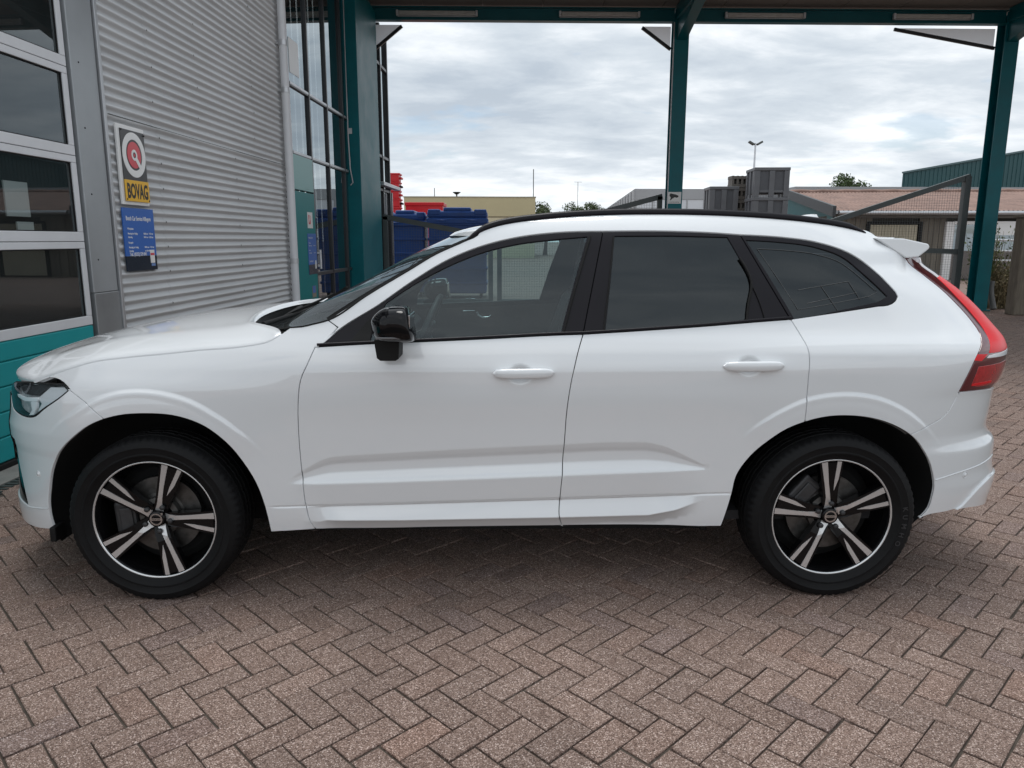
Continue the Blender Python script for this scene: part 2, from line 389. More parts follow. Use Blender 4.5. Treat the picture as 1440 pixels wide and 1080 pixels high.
sheets = [(1.625, 2.43, 2.52, 6.4, .012), (2.39, 4.93, 2.52, 6.4, .0155), (4.89, 6.08, 2.52, 6.4, .012), (1.625, 2.52, .12, 2.56, .006), (2.48, 4.30, .12, 2.56, .0095), (4.26, 6.08, .12, 2.56, .006)]
for (y0, y1, z0, z1, x) in sheets: corrugated('corrugated_sheet', y0, y1, z0, z1, x, clad, M['sheet'])
# fixing screws (a few pixels each)
sc = MB()
def screw(y, z, x=.026):
    V, F = lathe([(0, .006), (.006, .005), (.009, .001), (.012, -.003)], 8); sc.add([(x + t, y + a, z + c) for a, t, c in V], F)
for yy in (2.42, 3.35, 4.91):
    for k in range(9): screw(yy + (.03 if k % 2 else 0), .076 * round((2.75 + k * .30) / .076), .025)
for yy in (2.50, 4.28):
    for k in range(9): screw(yy, .076 * round((.45 + k * .25) / .076), .020)
so_ = wpart(sc, 'cladding_screws', M['steel_dark'], clad); so_['kind'] = 'stuff'
mb = MB(); mb.box(-.06, -.02, 1.6, 6.5, 0, 6.4); wpart(mb, 'wall_core', M['black'])
# joint flashing between the sheet rows
mb = MB(); mb.box(.0, .021, 1.68, 6.06, 2.515, 2.522); wpart(mb, 'joint_flashing', M['steel_dark'], clad)
# --- jamb beside the roller door
mb = MB(); mb.box(-.12, .012, 1.245, 1.588, 1.09, 6.4, bev=.006); wpart(mb, 'door_jamb', M['jamb'])
mb = MB(); mb.box(-.12, .016, 1.245, 1.600, 0, 1.087, bev=.006); wpart(mb, 'jamb_plinth', M['jamb_low'])
mb = MB(); mb.box(-.02, .030, 1.602, 1.640, .02, 6.4, bev=.003); wpart(mb, 'jamb_edge', M['alu'])
sc = MB()
for z in (.55, .95, 1.35, 1.86, 2.36, 2.84, 3.4):
    V, F = lathe([(0, .003), (.006, .0025), (.008, -.003)], 8); sc.add([(.013 + t, 1.345 + a, z + c) for a, t, c in V], F)
o = wpart(sc, 'jamb_screws', M['black']); o['kind'] = 'stuff'
# --- sectional door
door = empty('workshop_door'); tag(door, 'sectional workshop door with glazed aluminium rows above a teal ribbed bottom', 'garage door'); door.matrix_world = WM
DY0, DY1 = -2.6, 1.205
mb = MB(); mb.box(-.20, -.10, DY0, 1.27, 0, 6.4); wpart(mb, 'gap_seal', M['black'], door)
rows = [(.846, 1.490), (1.494, 2.134), (2.138, 2.775), (2.779, 3.417), (3.421, 4.06)]
for ri, (z0, z1) in enumerate(rows):
    x1 = .0
    f = MB(); n = 3; W_ = (DY1 - DY0) / n
    f.box(-.04, x1, DY0, DY1, z0, z0 + .072, bev=.004); f.box(-.04, x1, DY0, DY1, z1 - .050, z1, bev=.004)
    f.box(-.04, x1, DY1 - .062, DY1, z0 + .073, z1 - .051, bev=.004); f.box(-.04, x1, DY0, DY0 + .06, z0 + .073, z1 - .051, bev=.004)
    for k in range(1, n): f.box(-.04, x1, DY0 + k * W_ - .035, DY0 + k * W_ + .035, z0 + .073, z1 - .051, bev=.004)
    fr = wpart(f, 'section_frame', M['alu_white'], door)
    for k in range(n):
        g = MB(); g.add(*quad(DY0 + k * W_ + .02, DY0 + (k + 1) * W_ - .02, z0 + .06, z1 - .04, -.022)); g.build('pane', M['shop_glass'], fr)
        gs = MB(); a0, a1, b0, b1 = DY0 + k * W_ + .035, DY0 + (k + 1) * W_ - (.035 if k < n - 1 else .062), z0 + .072, z1 - .050
        for q in ((a0, a1, b0, b0 + .008), (a0, a1, b1 - .008, b1), (a0, a0 + .008, b0 + .008, b1 - .008), (a1 - .008, a1, b0 + .008, b1 - .008)): gs.box(-.0215, -.010, q[0], q[1], q[2], q[3])
        gs.build('glazing_bead', M['black'], fr)
zs_ = [.05, .215, .380, .545, .71, .843]
for a, b in zip(zs_[:-1], zs_[1:]):
    mb = MB(); mb.box(-.04, -.001, DY0, DY1, a + .004, b - .003, bev=.007); wpart(mb, 'ribbed_board', M['teal_light'], door)
mb = MB(); mb.box(-.05, -.016, DY0, DY1, .045, .846); wpart(mb, 'board_core', M['teal_door'], door)
mb = MB(); mb.box(-.04, .004, DY0, DY1, 0., .047, bev=.01); wpart(mb, 'bottom_seal', M['plastic'], door)
# what shows dimly through the panes
def inside_thing(name, label, cat, mb, m, **k):
    o = mb.build(name, m); o.matrix_world = WM; tag(o, label, cat, **k); return o
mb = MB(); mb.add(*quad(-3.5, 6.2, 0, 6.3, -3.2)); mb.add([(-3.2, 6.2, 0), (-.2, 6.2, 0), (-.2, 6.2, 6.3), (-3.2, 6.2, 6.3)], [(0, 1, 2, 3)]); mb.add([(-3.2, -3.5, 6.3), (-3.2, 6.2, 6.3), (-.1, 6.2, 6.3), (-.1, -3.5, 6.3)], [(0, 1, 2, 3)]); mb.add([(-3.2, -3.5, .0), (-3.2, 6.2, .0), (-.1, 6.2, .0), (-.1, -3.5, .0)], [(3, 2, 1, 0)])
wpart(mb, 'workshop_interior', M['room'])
mb = MB(); mb.box(-.75, -.15, 1.30, 1.34, 0, 6.2); wpart(mb, 'interior_pier', mat('grey_interior_wall', (.16, .17, .185), .8))
inside_thing('tool_cabinet', 'dim tool cabinet seen through the lowest glazed row of the workshop door', 'cabinet', MB().box(-1.3, -.8, .45, .95, 0, 1.75, bev=.02), mat('cabinet_brown', (.06, .045, .045), .7))
mb = MB(); mb.tube([(-.35, 1.02 + .012 * math.sin(k * 1.7), .3 + k * .05) for k in range(24)], .022, 8)
inside_thing('hanging_hose', 'ribbed hose hanging inside the workshop beside the door edge', 'hose', mb, mat('hose_tan', (.12, .095, .07), .8, var=.5, var_scale=60))
mb = MB(); mb.bar((-.5, .60, .3), (-.35, .52, 1.5), .05, .04); inside_thing('timber_prop', 'reddish timber prop leaning inside behind the lowest glazed row', 'timber', mb, mat('timber_red', (.16, .08, .065), .8))
mb = MB(); mb.box(-.06, -.05, .44, .68, 1.665, 1.90); mb.box(-.06, -.05, .53, .70, 1.57, 1.63)
inside_thing('paper_notice', 'white paper notices taped inside the middle door window', 'notice', mb, M['white'])
# --- threshold and drain in front of the door
mb = MB(); mb.box(-.02, .19, DY0, 6.2, -.20, .004, bev=.004); o = mb.build('threshold', M['concrete']); o.matrix_world = WM; tag(o, kind='structure')
mb = MB()
mb.box(.192, .30, DY0, 6.2, -.2, -.004)
for k in range(int((6.2 - DY0) / .05)): mb.box(.205, .287, DY0 + k * .05 + .008, DY0 + k * .05 + .03, -.004, .003)
o = mb.build('drain_channel', M['steel_dark']); o.matrix_world = WM; tag(o, kind='structure')

# --- signs on the cladding
def sign_root(name, label, cat): o = empty(name); tag(o, label, cat); return o
def place_sign(o, y, z, x=.040, tilt=0.): o.matrix_world = WM @ Matrix.Translation((x, y, z)) @ Matrix.Rotation(PI / 2, 4, 'Z') @ Matrix.Rotation(PI / 2, 4, 'X') @ Matrix.Rotation(tilt, 4, 'Z')
# sign-local frame: x along the wall, y up, z towards the street
def disc(mb, cx, cy, r0, r1, z0, z1, n=48):
    V = []; F = []
    for i in range(n):
        a = 2 * PI * i / n; c, s_ = math.cos(a), math.sin(a)
        V += [(cx + r0 * c, cy + r0 * s_, z0), (cx + r0 * c, cy + r0 * s_, z1), (cx + r1 * c, cy + r1 * s_, z1), (cx + r1 * c, cy + r1 * s_, z0)]
    for i in range(n):
        j = (i + 1) % n
        F += [(i * 4 + 1, j * 4 + 1, j * 4 + 2, i * 4 + 2), (i * 4 + 2, j * 4 + 2, j * 4 + 3, i * 4 + 3)] + ([(i * 4, i * 4 + 1, j * 4 + 1, j * 4)] if r0 else [])
    mb.add(V, F)
s1 = sign_root('trade_sign', 'white trade sign with red disc emblem and yellow lettered plate on corrugated wall', 'sign')
W1, H1 = .44, .655
MB().box(0, W1, 0, H1, 0, .020, bev=.004).build('backing_board', M['white'], s1)
MB().box(.040, W1 - .014, .205, H1 - .034, .0205, .0275, bev=.002).build('emblem_plate', M['sign_dark'], s1)
MB().box(.036, W1 - .012, .030, .207, .0285, .034, bev=.002).build('name_plate', M['sign_yellow'], s1)
cx, cy = .233, .420
mb = MB(); disc(mb, cx, cy, .128, .186, .0276, .030); mb.build('outer_ring', M['white'], s1)
mb = MB(); disc(mb, cx, cy, .0, .110, .0276, .0295); mb.build('red_disc', M['sign_red'], s1)
mb = MB(); disc(mb, cx, cy, .024, .046, .0296, .0318); a = -.84
mb.add([(cx + math.cos(a) * r + math.sin(a) * w_ * s_, cy + math.sin(a) * r - math.cos(a) * w_ * s_, .0312) for r, w_ in ((.040, .020), (.140, .020)) for s_ in (-1, 1)], [(0, 1, 3, 2)]); mb.build('emblem_pointer', M['white'], s1)
mb = MB(); disc(mb, cx, cy, .016, .024, .0296, .0316); mb.build('emblem_eye', M['sign_black'], s1)
text_obj('sign_lettering', 'BOVAG', .168, M['sign_black'], s1, Matrix.Translation((.232, .060, .0345)), 'CENTER', .60, .0006, .006)
for q in ((.052, .61), (.415, .60), (.052, .045), (.415, .045)):
    mb = MB(); disc(mb, q[0], q[1], 0, .007, .027, .037, 10); mb.build('sign_bolt', M['sign_black'], s1)
place_sign(s1, 1.718, 1.800, .032)
s2 = sign_root('opening_hours_sign', 'blue sign with white opening hours lettering below the yellow lettered trade sign', 'sign')
W2, H2 = .515, .535
MB().box(0, W2, .128, H2, 0, .012, bev=.002).build('blue_plate', M['sign_blue'], s2); MB().box(0, W2, 0, .1275, 0, .0118, bev=.002).build('navy_plate', M['sign_navy'], s2)
for (x, y, sz, t) in ((.045, .440, .052, 'Bosch Car Service Hillegom'), (.055, .362, .024, 'Werkplaats'), (.055, .322, .022, 'Maandag t/m Vrijdag'), (.055, .292, .022, 'Zaterdag'), (.315, .322, .022, '08:00 uur - 17:30 uur'), (.315, .292, .022, '08:00 uur - 12:00 uur'),
                     (.055, .245, .024, 'Receptie'), (.055, .205, .022, 'Maandag t/m Vrijdag'), (.055, .175, .022, 'Zaterdag'), (.315, .205, .022, '08:00 uur - 17:30 uur'), (.315, .175, .022, 'op afspraak'), (.060, .140, .040, 'Tel.: (0252) 529 841')):
    text_obj('sign_lettering', t, sz, M['white'], s2, Matrix.Translation((x, y - .03 + .02, .0125)), 'LEFT', .70 if sz > .05 else .86, .0004, .0008 if sz > .03 else .0003)
MB().box(.398, .475, .062, .178, .0121, .0135).build('award_sticker', M['white'], s2)
MB().box(.402, .471, .130, .150, .0136, .0139).build('sticker_band', M['sign_red'], s2)
MB().box(.410, .478, .035, .058, .0121, .0132).build('small_sticker', mat('sticker_blue', (.15, .25, .5), .4), s2)
place_sign(s2, 1.712, 1.240, .030)

# --- downpipe
dp = empty('downpipe'); tag(dp, 'pale grey round downpipe at the end of the corrugated cladding', 'drainpipe'); dp.matrix_world = WM
mb = MB(); mb.tube([(.11, 5.93, 0), (.11, 5.93, 6.4)], .054, 20); wpart(mb, 'pipe', M['alu_white'], dp)
for z in (1.18, 3.45, 4.05):
    mb = MB(); mb.tube([(.11, 5.93, z), (.11, 5.93, z + .07)], .060, 20); mb.box(.0, .11, 5.92, 5.94, z + .02, z + .045); wpart(mb, 'pipe_bracket', M['alu'], dp)

# --- glazed entrance front
ent = empty('shop_front'); tag(ent, 'dark glazed shop front with teal entrance panels behind the downpipe', 'shop front'); ent.matrix_world = WM
GY = [6.42, 7.35, 8.35, 9.38]; GZ = [.06, .97, 2.74, 3.68, 6.3]
X0 = -.02
for y in [6.30] + GY[1:]:
    w_ = .05 if y not in (7.35,) else .055
    mb = MB(); mb.box(X0 - .08, X0 + .035, y - w_ / 2, y + w_ / 2, 0, 6.3, bev=.004); wpart(mb, 'mullion', M['dark_frame'], ent)
for k, z in enumerate(GZ):
    for a, b in zip(GY, GY[1:] + [9.67]):
        if z == .97 and a < 7: continue
        mb = MB(); mb.box(X0 - .05, X0 + .028, a + .028, b - .028, z - .028, z + .028, bev=.003); wpart(mb, 'transom', M['dark_frame'], ent)
        mb = MB(); mb.box(X0 + .0285, X0 + .032, a + .028, b - .028, z - .006, z + .028); wpart(mb, 'transom_cap', M['alu'], ent) if z in (2.74, 3.68) else None
for a, b in zip(GY, GY[1:] + [9.67]):
    for z0, z1 in zip(GZ[:-1], GZ[1:]):
        if a < 7 and z1 <= 2.75: continue
        g = MB(); tilt = RNG.normal(0, .0015); g.add([(X0, a, z0), (X0 + tilt, b, z0), (X0 + tilt, b, z1), (X0, a, z1)], [(0, 1, 2, 3)]); wpart(g, 'pane', M['mirror_glass'], ent)
mb = MB(); mb.box(X0 - .04, X0 + .045, 6.36, 7.31, 2.225, 2.715, bev=.006); wpart(mb, 'pale_panel', M['teal_pale'], ent)
mb = MB(); mb.box(X0 - .04, X0 + .045, 6.36, 7.31, .05, 2.205, bev=.006); wpart(mb, 'teal_panel', M['teal_door'], ent)
for k in range(14):
    y = 7.5 + k * .21; mb = MB(); mb.add([(-.45 + .03 * math.sin(k * 2.1 + q), y + q * .085, z) for z in (.1, 6.0) for q in (0, 1, 2)], [(0, 1, 4, 3), (1, 2, 5, 4)]); wpart(mb, 'curtain_strip', M['curtain'], ent)
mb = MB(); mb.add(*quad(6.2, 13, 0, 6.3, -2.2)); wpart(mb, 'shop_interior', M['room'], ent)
# papers on the panel
def wall_sheet(name, label, cat, y0, y1, z0, z1, m, x=.027):
    o = empty(name); tag(o, label, cat); MB().box(0, y1 - y0, 0, z1 - z0, 0, .003).build('sheet', m, o); place_sign(o, y0, z0, x); return o
o = wall_sheet('door_sticker', 'white sticker with red emblem on the teal entrance panel', 'sticker', 6.90, 7.16, 1.68, 1.92, M['white'])
MB().prism([(.05, .06), (.15, .06), (.16, .19), (.05, .2)], .0031, .0045, 'z').build('emblem', M['sign_red'], o); MB().prism([(.06, .07), (.13, .13), (.14, .19), (.11, .2)], .0046, .005, 'z').build('emblem_bar', M['white'], o)
o = wall_sheet('entrance_hours_sign', 'narrow blue opening hours sign on the teal entrance panel', 'sign', 6.86, 7.30, .98, 1.60, M['sign_blue'])
MB().box(0, .44, 0, .15, .0031, .004).build('navy_plate', M['sign_navy'], o)
MB().box(.33, .40, .08, .21, .0041, .005).build('award_sticker', M['white'], o)
for (y, sz, t, x) in ((.545, .036, 'Bosch Car Service', .05), (.47, .024, 'Werkplaats', .05), (.43, .021, 'Maandag t/m Vrijdag', .05), (.43, .021, '08:00 - 17:30', .29), (.36, .024, 'Receptie', .05), (.32, .021, 'Maandag t/m Vrijdag', .05), (.32, .021, '08:00 - 17:30', .29), (.19, .032, 'Tel.: (0252) 529 841', .04)):
    text_obj('sign_lettering', t, sz, M['white'], o, Matrix.Translation((x, y, .0035)), 'LEFT', .8, .0003)
o = wall_sheet('keypad_notice', 'small blue and grey notice low on the teal entrance panel', 'notice', 6.98, 7.18, .62, .80, mat('notice_grey', (.25, .22, .18), .6)); MB().box(.02, .17, .07, .18, .0031, .004).build('blue_print', M['sign_blue'], o)
o = wall_sheet('window_poster', 'white paper poster inside the upper pane next to the downpipe', 'poster', 6.55, 6.98, 3.85, 4.32, M['white'], -.018)
mb = MB(); mb.tube([(.06, 7.40, 1.05), (.06, 7.40, 1.35)], .018, 10); mb.bar((0, 7.40, 1.10), (.06, 7.40, 1.10), .03, .03); mb.bar((0, 7.40, 1.30), (.06, 7.40, 1.30), .03, .03); wpart(mb, 'door_pull', M['alu_white'], ent)

# --- teal corner box beside the post, further bay with window strip
mb = MB(); mb.box(-.30, .225, 9.68, 11.44, 0, 6.0, bev=.01); o = wpart(mb, 'corner_column', M['teal'], ent)
mb = MB(); mb.box(.02, .09, 9.665, 9.679, 3.42, 3.52, bev=.003); o = wpart(mb, 'wall_switch', M['alu_white'], ent)
mb = MB(); mb.tube([(.035, 9.60, 5.8), (.035, 9.60, 3.4), (.05, 9.60, 2.8), (.085, 9.62, 2.55), (.04, 9.62, 2.50)], .011, 8); wpart(mb, 'conduit', M['alu_white'], ent)
wb = empty('glazed_bay'); tag(wb, 'tall glazed bay with black frames just beyond the left teal post', 'window bay'); wb.matrix_world = WM
for y in (11.95, 12.6, 13.35):
    mb = MB(); mb.box(-.06, .06, y - .04, y + .04, 0, 6.1, bev=.004); wpart(mb, 'mullion', M['dark_frame'], wb)
for z in (2.60, 3.32, 5.25):
    for a, b in ((11.99, 12.56), (12.64, 13.31)):
        mb = MB(); mb.box(-.03, .05, a, b, z - .03, z + .03, bev=.003); wpart(mb, 'transom', M['dark_frame'], wb)
mb = MB(); mb.box(.05, .20, 11.95, 13.9, 2.66, 2.74, bev=.01); wpart(mb, 'sill_flashing', M['alu'], wb)
for a, b in ((11.99, 12.56), (12.64, 13.31)):
    for z0, z1 in ((.1, 2.6), (2.6, 3.32), (3.32, 5.25), (5.25, 6.1)):
        g = MB(); g.add(*quad(a, b, z0, z1, 0.0)); wpart(g, 'pane', M['shop_glass'], wb)
mb = MB(); mb.box(-.02, .03, 13.0, 13.04, .8, 2.55); mb.box(-.02, .05, 13.6, 13.66, .8, 2.6); wpart(mb, 'strut', M['alu'], wb)

# ================================================================== CANOPY
M['ceiling'] = mat('canopy_soffit', (.20, .19, .175), .8, var=.08, var_scale=1.2)
M['teal_dark'] = mat('teal_beam_paint', (.0, .105, .125), .35, var=.10, var_scale=2)
M['brace'] = mat('pale_grey_plate', (.42, .44, .46), .5, var=.06, var_scale=2)
def translucent(name, c):
    m = bpy.data.materials.new(name); m.use_nodes = True; nt = m.node_tree; nt.nodes.clear(); o = nt.nodes.new('ShaderNodeOutputMaterial')
    a = nt.nodes.new('ShaderNodeBsdfDiffuse'); b = nt.nodes.new('ShaderNodeBsdfTranslucent'); x = nt.nodes.new('ShaderNodeMixShader')
    for n in (a, b): n.inputs[0].default_value = (*c, 1)
    x.inputs[0].default_value = .75; nt.links.new(a.outputs[0], x.inputs[1]); nt.links.new(b.outputs[0], x.inputs[2]); nt.links.new(x.outputs[0], o.inputs[0]); return m
M['milky'] = translucent('milky_sheet', (.84, .87, .89))
M['gate'] = mat('gate_steel', (.07, .085, .086), .45, var=.15, var_scale=5)
M['wire'] = mat('wire_grey', (.10, .11, .11), .5, metal=.3)
can = empty('canopy'); tag(can, 'teal steel canopy on three posts spanning the yard behind the car', 'canopy'); can.location = (3.74, 12.5, 0)
def cpart(mb, name, m): 
    o = mb.build(name, m, can); o.matrix_parent_inverse = Matrix.Translation((-3.74, -12.5, 0)); return o
PX_ = (-2.70, 3.745, 10.56, 17.4)
for x in PX_:
    mb = MB(); y0 = 12.36
    mb.box(x - .15, x + .15, y0, y0 + .018, 0, 6.1); mb.box(x - .15, x + .15, y0 + .282, y0 + .30, 0, 6.1); mb.box(x - .007, x + .007, y0 + .0185, y0 + .2815, 0, 6.1)
    mb.box(x - .20, x + .20, y0 - .05, y0 + .35, -.01, .022)
    cpart(mb, 'post', M['teal'])
    mb = MB(); mb.box(x - .14, x + .14, 6.05, 12.355, 5.90, 6.17, bev=.01); mb.prism([(12.354, 5.899), (12.354, 5.52), (10.9, 5.899)], x - .10, x + .10, 'x'); cpart(mb, 'rafter', M['teal_dark'])
mb = MB()
for a, b in zip(PX_[:-1], PX_[1:]): mb.box(a + .152, b - .152, 12.40, 12.42, 5.885, 6.10); mb.box(a + .152, b - .152, 12.33, 12.50, 5.862, 5.883); mb.box(a + .152, b - .152, 12.33, 12.50, 6.102, 6.122)
mb.box(-3.2, -2.86, 12.40, 12.42, 5.885, 6.10)
cpart(mb, 'beam', M['teal_dark'])
for i in range(18):
    for j in range(4):
        mb = MB(); x0 = -3.05 + i * 1.22 + (.3 if j % 2 else 0); y0 = 6.05 + j * 1.64; mb.box(x0 + .006, x0 + 1.214, y0 + .006, y0 + 1.634, 6.185, 6.21); cpart(mb, 'soffit_panel', M['ceiling'])
mb = MB(); mb.box(-3.2, 20.0, 6.0, 13.3, 6.24, 6.40); mb.box(-3.2, 20, 5.9, 6.0, 6.1, 6.5); mb.box(-3.2, 20, 13.3, 13.4, 6.13, 6.5); cpart(mb, 'roof_deck', M['brace'])
def plate(pts, y):
    mb = MB(); mb.add([(p[0], y, p[1]) for p in pts], [(0, 1, 2)]); y -= .03; cpart(mb, 'corner_plate', M['milky'])
    mb = MB(); hyp = (pts[0], pts[2]); mb.bar((hyp[0][0], y + .0, hyp[0][1] - .03), (hyp[1][0], y, hyp[1][1] - .03), .05, .06); cpart(mb, 'plate_edge', M['dark_frame'])
plate([(-1.98, 5.86), (-2.54, 5.86), (-2.54, 5.42)], 12.70); plate([(2.98, 5.86), (3.59, 5.86), (3.59, 5.44)], 12.70); plate([(8.25, 5.86), (10.40, 5.86), (10.40, 5.50)], 12.70)
mb = MB(); mb.tube([(10.725, 12.44, .5), (10.725, 12.44, 5.85)], .018, 8); cpart(mb, 'conduit', M['alu_white'])
for x in (-2.535, 3.58): 
    mb = MB(); mb.tube([(x, 12.345, .2), (x, 12.345, 5.85)], .012, 8); cpart(mb, 'conduit', M['alu_white'])
M['tube_cover'] = mat('light_diffuser', (.50, .49, .46), .4, var=.1, var_scale=8)
for x, lb in ((-1.23, 'unlit strip light on the teal beam next to the left post'), (2.05, 'unlit strip light on the teal beam just left of the middle post'), (5.42, 'unlit strip light on the teal beam just right of the middle post'), (8.86, 'unlit strip light on the teal beam nearest the right post')):
    l = empty('strip_light', (x, 12.33, 5.99)); tag(l, lb, 'light', 'strip lights along the canopy beam')
    MB().box(-.80, .80, .03, .07, -.055, .055, bev=.006).build('housing', M['alu_white'], l)
    MB().box(-.77, .77, -.03, .03, -.045, .045, bev=.02).build('diffuser', M['tube_cover'], l)
    mb = MB(); mb.box(-.82, -.775, -.035, .035, -.055, .055, bev=.008); mb.box(.775, .82, -.035, .035, -.055, .055, bev=.008); mb.build('end_cap', M['alu_white'], l)
# camera warning plate on the middle post
cs = empty('camera_sign', (3.60, 12.352, 2.27)); tag(cs, 'white camera surveillance plate on the middle teal post', 'sign')
MB().box(-.03, .27, -.006, 0, 0, .24, bev=.002).build('plate', M['white'], cs)
mb = MB(); mb.prism([(.02, .17), (.04, .21), (.15, .19), (.21, .165), (.21, .135), (.18, .12), (.13, .13), (.08, .10), (.05, .07), (.03, .07), (.05, .12)], -.0085, -.0062); mb.build('camera_symbol', M['sign_black'], cs)
text_obj('sign_lettering', 'camerabewaking', .034, M['sign_black'], cs, Matrix(((1, 0, 0, .12), (0, 0, -1, -.0064), (0, 1, 0, .022), (0, 0, 0, 1))), 'CENTER', .95, .0005)
mb = MB(); mb.box(3.52, 3.585, 12.42, 12.50, 2.0, 2.12, bev=.01); tag(mb.build('junction_box', M['plastic']), 'small black junction box on the left edge of the middle teal post', 'box')

# ---------------------------------------------------------------- yard gates
def gate(name, label, xa, za, xb, zb, y, mid=None, stile=.10, rz=0):
    g = empty(name, (xa, y, 0)); tag(g, label, 'gate')
    L = xb - xa; s_ = 1 if L > 0 else -1
    mb = MB(); mb.bar((0, 0, .12), (0, 0, za), stile, stile); mb.build('stile', M['gate'], g)
    mb = MB(); mb.bar((L, 0, .12), (L, 0, zb), stile, stile); mb.build('stile', M['gate'], g)
    mb = MB(); mb.bar((-s_ * .05, 0, za), (L + s_ * .05, 0, zb), .10, .11); mb.build('top_rail', M['gate'], g)
    mb = MB(); mb.bar((0, 0, .17), (L, 0, .17), .09, .09); mb.build('bottom_rail', M['gate'], g)
    if mid: mb = MB(); mb.bar((s_ * .05, 0, mid[0]), (L - s_ * .05, 0, mid[1]), .08, .11); mb.build('mid_rail', M['gate'], g)
    mb = MB(); n = int(abs(L) / .055); t = .0035
    for k in range(1, n):
        x = L * k / n; z1 = za + (zb - za) * k / n; mb.box(x - t / 2, x + t / 2, -t, 0, .2, z1 - .04)
    for k in range(int(max(za, zb) / .055)):
        z = .22 + k * .055
        if z < max(za, zb) - .06:
            f = 1. if z < min(za, zb) - .05 else (max(za, zb) - .05 - z) / abs(za - zb)
            x0, x1 = (0, L * f) if za > zb else (L * (1 - f), L); mb.box(min(x0, x1), max(x0, x1), .0005, t, z - t / 2, z + t / 2)
    o = mb.build('wire_mesh', M['wire'], g); o['kind'] = 'stuff'; return g
gate('yard_gate', 'dark mesh gate leaf with sloping top rail beside the left post', -2.45, 2.0, -.17, 1.56, 12.75)
gate('yard_gate', 'dark mesh gate leaf rising to the middle teal post', 3.50, 2.44, 0.02, 1.50, 12.75)
gate('yard_gate', 'tall dark mesh gate leaf rising to the right teal post', 10.19, 2.88, 7.2, 1.87, 12.75, (1.27, 1.37), .13)

# ---------------------------------------------------------------- things in the yard beyond
M['blue_bin'] = mat('blue_plastic', (.008, .055, .23), .42, var=.15, var_scale=3)
def blue_container(x0, x1, y, h, label):
    b = empty('bulk_container', ((x0 + x1) / 2, y, 0)); tag(b, label, 'container', 'blue bulk containers behind the gate'); w_ = (x1 - x0) / 2; d = 1.1
    mb = MB(); mb.box(-w_ + .05, w_ - .05, 0, d, .12, h - .22, bev=.04)
    for k in range(5): mb.box(-w_ + .02, w_ - .02, -.03, d + .03, .35 + k * .38, .42 + k * .38, bev=.015)
    mb.build('body', M['blue_bin'], b)
    mb = MB(); mb.box(-w_, w_, -.05, d + .05, h - .42, h - .27, bev=.03); mb.build('rim', M['blue_bin'], b)
    mb = MB(); mb.box(-w_ + .02, w_ - .02, -.03, d + .03, h - .265, h - .09, bev=.05); mb.box(-w_ * .45, w_ * .45, .0, d, h - .12, h, bev=.04); mb.box(-w_ + .04, -w_ * .55, -.04, d * .4, h - .2, h - .05, bev=.03); mb.box(w_ * .55, w_ - .04, -.04, d * .4, h - .2, h - .05, bev=.03); mb.build('lid', M['blue_bin'], b)
    for s_ in (-1, 1):
        for q in (.15, d - .15): mb = MB(); mb.tube([(s_ * (w_ - .2) - .03, q, .07), (s_ * (w_ - .2) + .03, q, .07)], .07, 14); mb.build('castor', M['plastic'], b)
    for k in (-.5, .5): mb = MB(); mb.tube([(k * w_ - .12, -.05, h - .33), (k * w_ - .12, -.10, h - .33), (k * w_ + .12, -.10, h - .33), (k * w_ + .12, -.05, h - .33)], .015, 6); mb.build('handle', M['blue_bin'], b)
blue_container(-3.02, -1.90, 16.3, 2.27, 'blue bulk container with flat rim standing closest to the building')
blue_container(-1.86, -.27, 15.9, 2.33, 'wider blue lidded bulk container standing right of the other blue one')
M['red_bin'] = mat('red_plastic', (.56, .012, .020), .4, var=.08, var_scale=4)
nC = 13
ORD = 'first second third fourth fifth sixth seventh eighth ninth tenth eleventh twelfth thirteenth'.split()
for k in range(nC):
    c = empty('red_crate', (-3.79 + .012 * math.sin(k * 2.3), 24, k * .297)); tag(c, ('topmost' if k == nC - 1 else ORD[nC - 1 - k] + ' from the top') + ' red crate of the tall red stack beside the glazed bay', 'crate', 'red crates in the tall stack')
    mb = MB(); mb.box(-.23, .20, 0, .6, .0, .27, bev=.02); mb.build('body', M['red_bin'], c)
    mb = MB(); mb.box(-.25, .24, -.02, .62, .235, .292, bev=.015); mb.build('rim', M['red_bin'], c)
    mb = MB(); mb.box(.201, .29, .1, .5, .09, .16, bev=.02); mb.build('handle', M['plastic'] if k % 2 else M['red_bin'], c)
rs = empty('red_skip', (-2.89, 26, 0)); tag(rs, 'flat red skip standing behind the blue containers', 'skip')
mb = MB(); mb.prism([(-.68, .0), (.68, .0), (.72, 2.80), (-.72, 2.80)], 0, 1.6); mb.build('body', M['red_bin'], rs); MB().box(-.76, .76, -.04, 1.64, 2.801, 2.93, bev=.02).build('rim', M['red_bin'], rs)

